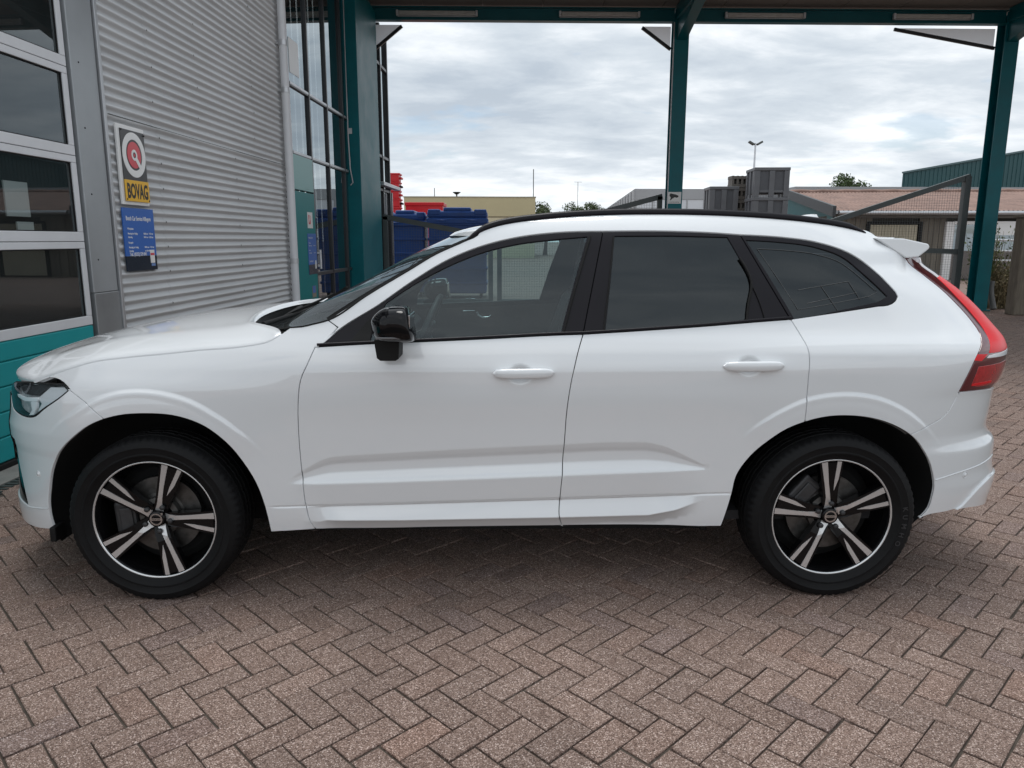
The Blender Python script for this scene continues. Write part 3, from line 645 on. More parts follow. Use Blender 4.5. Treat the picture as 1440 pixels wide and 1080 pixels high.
def building(name, label, cat='building', loc=(0, 0, 0)): b = empty(name, loc); tag(b, label, cat); return b
yb = building('cream_hall', 'long cream coloured industrial hall with flat roof in the distance', loc=(-2.4, 60, 0)); M['cream'] = mat('cream_cladding', (.52, .455, .275), .7, var=.05, var_scale=.4); M['cream_low'] = mat('cream_base', (.60, .54, .37), .7, var=.05, var_scale=.4)
MB().box(-5.45, 5.43, 0, 18, 3.42, 4.93).build('upper_wall', M['cream'], yb); MB().box(-5.40, 5.39, .06, 18, 0, 3.32).build('lower_wall', M['cream_low'], yb)
MB().box(-5.42, 5.41, .03, 18, 3.325, 3.415).build('band', mat('cream_joint', (.30, .26, .17), .7), yb); MB().box(-5.50, 5.48, -.04, 18, 4.931, 5.02).build('parapet', mat('cream_cap', (.34, .31, .22), .6), yb)
mb = MB(); mb.tube([(-1.25, 3, 4.9), (-1.25, 3, 5.5)], .06, 8); mb.tube([(-1.25, 3, 5.35), (-1.25, 3, 5.55)], [.12, .38], 10); mb.build('roof_vent', M['plastic'], yb)
mb = MB(); mb.tube([(5.3, 1, 4.9), (5.3, 1, 7.3)], .035, 6); mb.build('mast', M['steel_dark'], yb); mb = MB(); mb.tube([(-3.0, 1, 4.9), (-3.0, 1, 5.75)], .03, 6); mb.build('mast', M['steel_dark'], yb)
M['pale_clad'] = mat('pale_grey_cladding', (.38, .39, .40), .55, var=.06, var_scale=.5); M['pale_panel'] = mat('translucent_panel', (.68, .71, .74), .3, var=.06, var_scale=.6)
wbd = building('pale_shed', 'pale grey shed with white front panels behind the middle post', loc=(10.9, 45, 0))
mb = MB(); mb.add([(-2.26, 0, 0), (-.75, 23, 0), (-.75, 23, 4.45), (-2.26, 0, 4.67)], [(0, 1, 2, 3)])
for k in range(12): 
    t = k / 12; mb.bar((-2.30 + 1.5 * t, 23 * t, 0), (-2.30 + 1.5 * t, 23 * t, 4.6 - .2 * t), .08, .10)
mb.build('side_wall', M['pale_clad'], wbd)
MB().box(-2.25, 2.27, 0, .2, 4.05, 4.70).build('fascia', M['pale_clad'], wbd)
for k in range(4): MB().box(-2.15 + k * 1.1, -1.10 + k * 1.1, .05, .12, 0, 4.04).build('front_panel', M['pale_panel'], wbd)
mb = MB()
for k in range(5): mb.box(-2.24 + k * 1.1, -2.16 + k * 1.1, .0, .2, 0, 4.049)
mb.build('column', M['pale_clad'], wbd); MB().add([(-2.26, 0, 4.7), (2.27, 0, 4.7), (2.3, 23, 4.45), (-.75, 23, 4.45)], [(0, 1, 2, 3)]).build('roof', M['pale_clad'], wbd)
gb = building('grey_shed', 'plain grey ribbed shed between the pale shed and the grey pallet boxes', loc=(14.2, 48, 0)); M['grey_clad'] = mat('grey_cladding', (.27, .28, .29), .6, var=.06, var_scale=.6)
mb = MB(); mb.box(-1.1, 8, 0, 10, 0, 4.62)
for k in range(44): mb.box(-1.09 + k * .2, -1.0 + k * .2, -.04, 0, 0, 4.6)
mb.build('wall', M['grey_clad'], gb)
# --- grey plastic pallet boxes
M['pallet_box'] = mat('grey_plastic', (.13, .135, .145), .5, var=.12, var_scale=2.5); M['pallet_shade'] = mat('grey_plastic_shaded', (.085, .09, .10), .55, var=.12, var_scale=2.5)  # second grey is the same plastic, darkened to paint shade between the ribs
def pallet_box(x, y, z, w_, d, h, label, group, rz=0):
    b = empty('pallet_box', (x, y, z), rz); tag(b, label, 'pallet box', group)
    MB().box(-w_ / 2 + .03, w_ / 2 - .03, .03, d - .03, .14, h - .03).build('shell', M['pallet_shade'], b)
    mb = MB()
    for q in (-w_ / 2, -.09, w_ / 2 - .18): mb.box(q, q + .18, -.01, .06, .0, h - .11, bev=.01)
    for q in (0.06, d * .5 - .06, d - .2):
        mb.box(-w_ / 2 - .01, -w_ / 2 + .05, q, q + .14, .0, h - .11, bev=.01); mb.box(w_ / 2 - .05, w_ / 2 + .01, q, q + .14, 0, h - .11, bev=.01)
    mb.build('rib', M['pallet_box'], b)
    MB().box(-w_ / 2 - .015, w_ / 2 + .015, -.02, d + .02, h - .105, h - .002, bev=.012).build('rim', M['pallet_box'], b)
    MB().box(-w_ / 2 + .19, w_ / 2 - .19, .005, .05, .16, .23).build('base_bar', M['pallet_box'], b)
for k in range(4): pallet_box(9.20, 22, k * .98, 1.16, 1.15, .975, ('topmost' if k == 3 else 'second from top' if k == 2 else 'second from bottom' if k == 1 else 'lowest') + ' grey pallet box of the tallest grey stack', 'grey pallet boxes', math.radians(-4))
for k in range(3): pallet_box(8.02, 23.4, k * 1.13, 1.0, 1.1, 1.125, ('topmost' if k == 2 else 'middle' if k == 1 else 'lowest') + ' grey pallet box of the lower stack at left', 'grey pallet boxes', math.radians(-4))
M['crate_brown'] = mat('brown_crate', (.13, .115, .10), .7)
for k in range(9):
    c = empty('slatted_crate', (8.62, 23.6, .42 * k)); tag(c, ('topmost' if k == 8 else ORD[8 - k] + ' from the top') + ' brown slatted crate between the grey pallet box stacks', 'crate', 'brown slatted crates')
    mb = MB()
    for a in range(4): mb.box(-.28 + a * .165, -.21 + a * .165, 0, .5, 0, .41)
    mb.build('upright', M['crate_brown'], c); mb = MB(); mb.box(-.29, .29, -.01, .51, .0, .12); mb.box(-.29, .29, -.01, .51, .30, .40); mb.build('slat', M['crate_brown'], c)
# --- low building with pantiled roof
lbd = building('roofed_shed', 'low grey timber shed with brown corrugated tile roof behind the right gate'); M['tile'] = mat('brown_roof_tile', (.255, .165, .135), .85, var=.28, var_scale=1.4, bump=.2, bump_scale=20)
E0, E1, R0, R1 = [Vector(q) for q in ((12.75, 24.8, 2.60), (31, 25.3, 2.66), (14.3, 34, 3.80), (32, 34.6, 3.95))]
nu, nv = 620, 28; V = []
for j in range(nv):
    t = j / (nv - 1); 
    for i in range(nu):
        s_ = i / (nu - 1); p = (E0 + (E1 - E0) * s_) * (1 - t) + (R0 + (R1 - R0) * s_) * t
        V.append((p.x, p.y, p.z + .028 * math.sin(i * 2 * PI / 6.2) + .035 * ((j % 4) / 4)))
mesh_obj('roof', V, [(j * nu + i, j * nu + i + 1, (j + 1) * nu + i + 1, (j + 1) * nu + i) for j in range(nv - 1) for i in range(nu - 1)], M['tile'], lbd, smooth=True)
mb = MB(); mb.tube([R0 + (R1 - R0) * (k / 30) + Vector((0, 0, .05 + .03 * (k % 2))) for k in range(31)], .10, 8); mb.build('ridge', M['tile'], lbd)
M['board'] = mat('weathered_board', (.185, .165, .135), .9, var=.25, var_scale=1.2, stretch=(3, 3, .4))
bw = MB(); x = 13.0; random.seed(3)
while x < 30:
    w_ = random.uniform(.16, .24)
    if not (14.28 < x < 16.2 or 17.2 < x < 20.0): bw.box(x, x + w_ - .015, 25.35 + random.uniform(0, .025), 25.45, 0, 2.50)
    x += w_
bo = bw.build('wall_boards', M['board'], lbd); bo['kind'] = 'stuff'
MB().box(13.0, 31, 25.46, 33, 0, 2.45).build('wall', mat('dark_wall', (.07, .065, .055), .9), lbd)
mb = MB(); mb.tube([(12.8, 24.78, 2.53), (31, 25.28, 2.58)], .075, 8); mb.build('gutter', M['alu'], lbd)
mb = MB(); mb.box(12.9, 31, 25.1, 25.34, 2.36, 2.50); mb.build('eaves_board', mat('eaves_grey', (.15, .14, .125), .8), lbd)
mb = MB(); x = 14.30
while x < 16.12: mb.box(x, x + .105, 25.30, 25.36, .05, 2.10, bev=.01); x += .115
dr = mb.build('sliding_door', mat('beige_door', (.44, .40, .30), .7, var=.08, var_scale=2), lbd); dr['kind'] = 'stuff'
mb = MB(); mb.box(14.18, 16.32, 25.28, 25.40, 2.12, 2.22); mb.box(16.18, 16.32, 25.28, 25.40, 0, 2.119); mb.box(14.15, 14.28, 25.28, 25.40, 0, 2.119); mb.build('door_frame', M['plastic'], lbd)
mb = MB(); mb.box(17.2, 17.52, 25.22, 25.36, 0, 2.22); mb.box(18.75, 20.2, 25.22, 25.36, 1.72, 2.24); mb.box(17.521, 18.749, 25.24, 25.36, 2.12, 2.24); mb.build('window_frame', M['white'], lbd)
MB().box(17.525, 20.3, 25.38, 25.40, .0, 2.119).build('pane', M['mirror_glass'], lbd)
# verge board and teal gable
mb = MB(); mb.bar(E0 + Vector((-.12, 0, -.02)), R0 + Vector((-.12, 0, -.02)), .12, .40); mb.build('verge_board', mat('verge_grey', (.055, .06, .065), .6), lbd)
mb = MB(); mb.add([(12.85, 25.4, 0), (14.25, 33.8, 0), (14.25, 33.8, 3.6), (12.85, 25.4, 2.45)], [(0, 1, 2, 3)]); mb.build('gable_wall', mat('teal_gable', (.03, .12, .13), .6, var=.1, var_scale=1), lbd)
gl = building('long_grey_hall', 'long low grey hall roof just above the brown tiled roof', loc=(30, 46, 0)); MB().box(-10.6, 14, 0, 8, 0, 4.72).build('wall', M['grey_clad'], gl); MB().box(-10.8, 14.2, -.2, 8, 4.721, 4.92).build('roof_edge', mat('hall_edge', (.33, .34, .35), .6), gl)
tb = building('teal_hall', 'large dark teal ribbed hall with sloping roof line at far right', loc=(38.8, 70, 0)); M['teal_clad'] = mat('teal_cladding', (.028, .090, .098), .55, var=.06, var_scale=.2)
mb = MB(); mb.add([(0, 0, 0), (24, 0, 0), (24, 0, 12.1), (0, 0, 7.85), (13, 20, 0), (37, 20, 0), (37, 20, 12.1), (13, 20, 7.85)], [(0, 1, 2, 3), (1, 5, 6, 2), (5, 4, 7, 6), (4, 0, 3, 7), (3, 2, 6, 7)])
for k in range(60): x = .2 + k * .4; mb.box(x, x + .10, -.06, -.001, 0, 7.75 + x * .1755)
mb.build('wall', M['teal_clad'], tb); mb = MB(); mb.bar((-.1, -.1, 7.9), (24, -.1, 12.15), .2, .16); mb.build('roof_edge', mat('teal_edge', (.10, .16, .17), .5), tb)
# --- yard light mast, aerials
lm_ = empty('light_mast', (21.1, 60, 0)); tag(lm_, 'tall slim floodlight mast with two heads behind the grey pallet boxes', 'light mast')
mb = MB(); mb.tube([(0, 0, 0), (0, 0, 9.35)], [.13, .07], 10); mb.build('pole', M['alu_white'], lm_)
for s_ in (-1, 1):
    mb = MB(); mb.bar((0, 0, 9.2), (s_ * .22, 0, 9.26), .08, .08); mb.bar((s_ * .14, 0, 9.22), (s_ * .56, 0, 9.46), .36, .16, bev=.03); mb.build('lamp_head', M['steel_dark'], lm_)
for x, y, h, lb in ((55.5, 90, 8.4, 'thin aerial beside the far round tree'), (9.6, 90, 8.4, 'thin aerial mast among the far low trees')):
    a_ = MB(); a_.tube([(0, 0, 0), (0, 0, h)], .05 if x > 20 else .028, 6)
    for k in range(3 if x > 20 else 1): a_.bar((-.45 + .1 * k, 0, h - .3 * k), (.45 - .1 * k, 0, h - .3 * k), .03, .03)
    o = a_.build('aerial', M['steel_dark']); o.location = (x, y, 0); tag(o, lb, 'aerial')
# --- trees far behind
M['bark'] = mat('bark', (.06, .05, .04), .9)
def leaf_mat(name, c):
    m = mat(name, c, .6, spec=.3); nt = m.node_tree; b = nt.nodes['Principled BSDF']; oi = nt.nodes.new('ShaderNodeNewGeometry'); r = nt.nodes.new('ShaderNodeValToRGB')
    nt.links.new(oi.outputs['Random Per Island'], r.inputs[0]); r.color_ramp.elements[0].color = (*[q * .55 for q in c], 1); r.color_ramp.elements[1].color = (*[min(1, q * 1.6) for q in c], 1); nt.links.new(r.outputs[0], b.inputs['Base Color']); return m
M['leaf'] = leaf_mat('tree_leaves', (.055, .085, .030)); M['leaf2'] = leaf_mat('pale_tree_leaves', (.075, .10, .045)); M['weed'] = leaf_mat('weed_leaves', (.10, .13, .04)); M['dry'] = leaf_mat('dry_stems', (.20, .16, .09))
def tree(name, label, x, y, h, r, m, seed, n=2600, base=.35, lobes=9):
    rng = np.random.default_rng(seed); t = empty(name, (x, y, 0)); tag(t, label, 'tree')
    mb = MB(); mb.tube([(0, 0, 0), (.1, 0, h * .4), (.0, .1, h * .75)], [.05 * h, .035 * h, .012 * h], 8)
    L = []
    for k in range(lobes):
        a = rng.uniform(0, 2 * PI); q = rng.uniform(.15, .75) * r; zz = h * (base + (1 - base) * rng.uniform(.25, .85)); L.append((q * math.cos(a), q * math.sin(a), zz, r * rng.uniform(.32, .55)))
        mb.tube([(0, 0, h * .35), (L[-1][0], L[-1][1], zz)], [.02 * h, .006 * h], 6)
    mb.build('trunk', M['bark'], t)
    V = []; F = []
    for k in range(n):
        c = L[rng.integers(len(L))]; d = rng.normal(size=3); d /= np.linalg.norm(d); q = c[3] * rng.uniform(.45, 1.08)
        p = np.array(c[:3]) + d * q * (1, 1, .85); p[2] = min(p[2], h * 1.02); s_ = rng.uniform(.05, .12) * r * .55
        a = rng.normal(size=3); a /= np.linalg.norm(a); b = np.cross(a, rng.normal(size=3)); b /= np.linalg.norm(b)
        i = len(V); V += [p - a * s_, p + b * s_ * .6, p + a * s_, p - b * s_ * .6]; F.append((i, i + 1, i + 2, i + 3))
    mesh_obj('crown', V, F, m, t); return t
tree('broadleaf_tree', 'dark round tree rising behind the roofs right of centre', 33.6, 70, 8.2, 2.1, M['leaf'], 1, 3600, .5)
tree('broadleaf_tree', 'far green tree beside the cream hall', 4.6, 72, 5.1, 2.2, M['leaf2'], 2, 2600, .4)
tree('broadleaf_tree', 'low bushy tree right of the cream hall', 6.2, 74, 3.9, 1.6, M['leaf2'], 3, 2000, .4)
tree('broadleaf_tree', 'far green tree left of the pale shed', 8.2, 72, 5.1, 1.9, M['leaf2'], 4, 2600, .4)
tree('broadleaf_tree', 'far tree touching the left edge of the pale shed', 10.2, 73, 5.4, 1.2, M['leaf'], 5, 2000, .4)
# --- right edge: weathered post, weeds, barrier, flexible duct
wp = MB(); wp.box(10.60, 10.95, 11.35, 11.62, 0, 1.97, bev=.02); wp.box(10.56, 11.0, 11.31, 11.66, 1.971, 2.03, bev=.012)
tag(wp.build('timber_post', mat('grey_timber', (.16, .135, .105), .9, var=.3, var_scale=6, stretch=(6, 6, .6), bump=.4, bump_scale=40)), 'thick weathered timber post at the right edge of the yard', 'post')
def weeds(label, x, y, h, r, m, seed, n):
    rng = np.random.default_rng(seed); t = empty('weed_bush', (x, y, 0)); tag(t, label, 'bush')
    st = MB(); V = []; F = []
    for k in range(n):
        a = rng.uniform(0, 2 * PI); q = r * rng.uniform(0, .6); b = np.array((q * math.cos(a), q * math.sin(a), 0)); tip = b + np.array((rng.normal(0, r * .35), rng.normal(0, r * .35), h * rng.uniform(.45, 1.)))
        st.tube([b, (b + tip) / 2 + (0, 0, .05), tip], [.006, .005, .003], 4, False)
        for q in range(16):
            p = b + (tip - b) * rng.uniform(.2, 1.) + rng.normal(0, .05, 3); s_ = rng.uniform(.02, .05); a1 = rng.normal(size=3); a1 /= np.linalg.norm(a1); b1 = np.cross(a1, rng.normal(size=3)); b1 /= np.linalg.norm(b1)
            i = len(V); V += [p - a1 * s_, p + b1 * s_ * .45, p + a1 * s_, p - b1 * s_ * .45]; F.append((i, i + 1, i + 2, i + 3))
    st.build('stems', M['dry'], t); mesh_obj('leaves', V, F, m, t)
weeds('green climbing weeds right of the right teal post', 11.2, 13.2, 1.85, .5, M['weed'], 11, 110)
weeds('dry brown weed bush at the foot of the right teal post', 11.35, 12.9, 1.05, .45, M['dry'], 12, 110)
weeds('low green weeds behind the timber post', 11.9, 13.6, .95, .5, M['weed'], 13, 90)
bar_ = empty('tube_barrier', (14.1, 17.5, 0)); tag(bar_, 'white tubular barrier behind the weeds at right', 'barrier')
for z in (.95, 1.22, 1.52): mb = MB(); mb.tube([(-.1, 0, z), (3.5, 0, z)], .028, 8); mb.build('rail', M['alu_white'], bar_)
for x in (1.6, 3.2): mb = MB(); mb.tube([(x, .03, 0), (x, .03, 1.62)], .035, 8); mb.build('upright', M['alu_white'], bar_)
du = MB(); du.tube([(10.93 + .02 * math.cos(k * .2), 12.62 - .12 * (1 - k / 22)**2, .02 + k * .028) for k in range(23)], [.060 + .009 * (k % 2) for k in range(23)], 12)
tag(du.build('flexible_duct', mat('grey_duct', (.14, .14, .135), .5, metal=.3)), 'grey ribbed flexible duct at the foot of the right teal post', 'duct')

# ================================================================== THE CAR
def pchip(xk,yk,x):
    xk=np.asarray(xk,float); yk=np.asarray(yk,float); x=np.asarray(x,float)
    h=np.diff(xk); s=np.diff(yk)/h
    m=np.zeros_like(yk); m[0]=s[0]; m[-1]=s[-1]
    for i in range(1,len(xk)-1):
        if s[i-1]*s[i]>0:
            w1=2*h[i]+h[i-1]; w2=h[i]+2*h[i-1]
            m[i]=(w1+w2)/(w1/s[i-1]+w2/s[i])
    xc=np.clip(x,xk[0],xk[-1])
    i=np.clip(np.searchsorted(xk,xc,side='right')-1,0,len(xk)-2)
    t=(xc-xk[i])/h[i]
    r=(2*t**3-3*t**2+1)*yk[i]+(t**3-2*t**2+t)*h[i]*m[i]+(-2*t**3+3*t**2)*yk[i+1]+(t**3-t**2)*h[i]*m[i+1]
    return r+np.where(x<xk[0],(x-xk[0])*m[0],0)+np.where(x>xk[-1],(x-xk[-1])*m[-1],0)
def sstep(a,b,x):
    t=np.clip((x-a)/(b-a),0,1); return t*t*(3-2*t)
ZK=[.18,.28,.36,.46,.60,.75,.90,.98,1.05,1.10,1.14,1.18,1.32,1.44,1.55,1.61,1.65]
STX=[-2.0,-1.45,-.75,.3,1.0,1.45,2.0,2.3]
ST=[
 [.86,.885,.895,.900,.905,.910,.895,.860,.83,.80,.78,.76,.70,.65,.60,.55,.50],
 [.87,.892,.902,.912,.922,.928,.921,.895,.862,.835,.82,.80,.74,.68,.62,.57,.52],
 [.865,.885,.898,.904,.909,.917,.927,.924,.907,.884,.862,.844,.787,.725,.655,.60,.54],
 [.865,.885,.898,.904,.909,.917,.928,.926,.909,.887,.865,.848,.791,.730,.665,.61,.55],
 [.865,.885,.898,.905,.912,.921,.932,.932,.917,.894,.870,.850,.790,.726,.655,.60,.54],
 [.870,.890,.903,.910,.919,.929,.938,.940,.932,.902,.873,.850,.785,.716,.64,.585,.525],
 [.870,.890,.900,.910,.920,.928,.932,.930,.922,.892,.860,.832,.755,.680,.60,.545,.485],
 [.870,.890,.900,.910,.920,.928,.930,.926,.916,.884,.848,.816,.735,.660,.58,.525,.465]]
def baseY(x,z):
    x=np.asarray(x,float); z=np.asarray(z,float)
    cols=np.stack([pchip(ZK,r,z) for r in ST],0)   # stations x pts
    xs=np.asarray(STX); xc=np.clip(x,xs[0],xs[-1])
    i=np.clip(np.searchsorted(xs,xc,side='right')-1,0,len(xs)-2)
    n=len(xs)
    g=lambda k: np.take_along_axis(cols,np.clip(k,0,n-1)[None],0)[0]
    X=lambda k: xs[np.clip(k,0,n-1)]
    y0,y1=g(i),g(i+1); h=X(i+1)-X(i)
    m0=np.where(i>0,(y1-g(i-1))/np.maximum(X(i+1)-X(i-1),1e-6),(y1-y0)/h)
    m1=np.where(i<n-2,(g(i+2)-y0)/np.maximum(X(i+2)-X(i),1e-6),(y1-y0)/h)
    t=(xc-X(i))/h
    return (2*t**3-3*t**2+1)*y0+(t**3-2*t**2+t)*h*m0+(-2*t**3+3*t**2)*y1+(t**3-t**2)*h*m1
FEAT={}   # filled with traced feature curves
def lin(c,x): 
    c=np.asarray(c); return np.interp(x,c[:,0],c[:,1])
def features(x,z):
    o=np.zeros_like(x)
    if not FEAT: return o
    # lower door sculpture
    zc=lin(FEAT['crest'],x); zt=pchip(*np.asarray(FEAT['fade']).T,x); zl=lin(FEAT['clad'],x)
    x0,x1=FEAT['crest'][0][0],FEAT['crest'][-1][0]
    h=np.maximum(zt-zc,0); amp=np.clip(h/.13,0,1)*sstep(x0,x0+.12,x)*(1-sstep(x1-.10,x1,x))
    t=np.clip((z-zc)/np.maximum(h,.01),0,1)
    above=pchip([0,.04,.2,.42,.65,.85,1.0],[.012,.0105,-.006,-.019,-.019,-.007,0],t)
    below=.012*np.clip((z-zl)/np.maximum(zc-zl,.02),0,1)
    o+=amp*np.where(z>=zc,above,below)
    # sill below the cladding line
    zs=lin(FEAT['sill'],x); s0,s1=FEAT['sill'][0][0],FEAT['sill'][-1][0]
    sa=sstep(s0-.10,s0+.12,x)*(1-sstep(s1-.16,s1,x))
    u=np.clip((zl-z)/np.maximum(zl-zs,.015),0,1); low=np.clip((zs-z)/.05,0,1)
    o+=np.where(z<zl, sa*(-.016*sstep(0,.12,u)+.034*u - .034*low**.8),0)
    o-=.004*np.exp(-((z-zl)/.004)**2)*sstep(-.97,-.90,x)*(1-sstep(.98,1.02,x))
    # wheel arch flares
    for k,xw in (('f',-1.4325),('r',1.4325)):
        th=np.arctan2(z-.352,x-xw); r=np.hypot(x-xw,z-.352)
        c=np.asarray(FEAT['flare_'+k]); rc=np.interp(th,c[:,0],c[:,1])
        # where the traced crease ends it melts away
        wa=sstep(c[0,0]-.10,c[0,0]+.35,th)*(1-sstep(c[-1,0]-.35,c[-1,0]+.10,th))
        o+=wa*.0085*(1-sstep(-.015,.004,r-rc))
        o+=wa*.0015*(1-sstep(-.06,-.03,r-rc))
    # finger dishes behind the door handles
    for hx,hz in ((.100,.975),(1.037,1.008)):
        rr=np.hypot((x-hx)/.058,(z-hz)/.046); o-=.016*(1-sstep(.35,1.0,rr))
    # rear shoulder crease
    zsn=lin(FEAT['shoulder'],x) if 'shoulder' in FEAT else 9.
    sh=sstep(.75,1.5,x)*np.clip(1-np.abs(z-zsn)/.05,0,1)**1.6
    o+=.006*sh
    return o
NOSE={'z':[.2,.3,.5,.7,.9,1.1,1.3,1.6],'x':[-2.2,-2.25,-2.3,-2.31,-2.3,-2.2,-2.1,-2.0]}
TAIL={'z':[.2,.3,.5,.7,.9,1.1,1.3,1.45,1.6],'x':[2.2,2.3,2.36,2.38,2.36,2.34,2.22,2.08,1.95]}
CL=.70; UL=CL*np.pi/2
FN,FM=2.0,2.7; RN,RM=2.0,3.2
def S(u,z):
    """near side body skin: unrolled plan coordinate u, height z -> x, y (y negative)"""
    u=np.asarray(u,float); z=np.asarray(z,float); u,z=np.broadcast_arrays(u,z)
    xa=pchip(NOSE['z'],NOSE['x'],z)+CL; xb=pchip(TAIL['z'],TAIL['x'],z)-CL
    pf=np.clip((xa-u)/UL,0,1); pr=np.clip((u-xb)/UL,0,1)
    sf=np.sin(pf*np.pi/2)**(2/FN); sr=np.sin(pr*np.pi/2)**(2/RN)
    x=np.where(u<xa,xa-CL*sf,np.where(u>xb,xb+CL*sr,u))
    yy=np.where(u<xa,np.maximum(np.cos(pf*np.pi/2),0)**(2/FM),np.where(u>xb,np.maximum(np.cos(pr*np.pi/2),0)**(2/RM),1.))
    y=(baseY(x,z))*yy
    f=features(x,z)
    # features push along the plan normal
    y=y+f*np.where((pf>0)|(pr>0),np.maximum(1-np.maximum(pf,pr)*1.2,0),1)
    return np.stack([x,-y,z],-1)

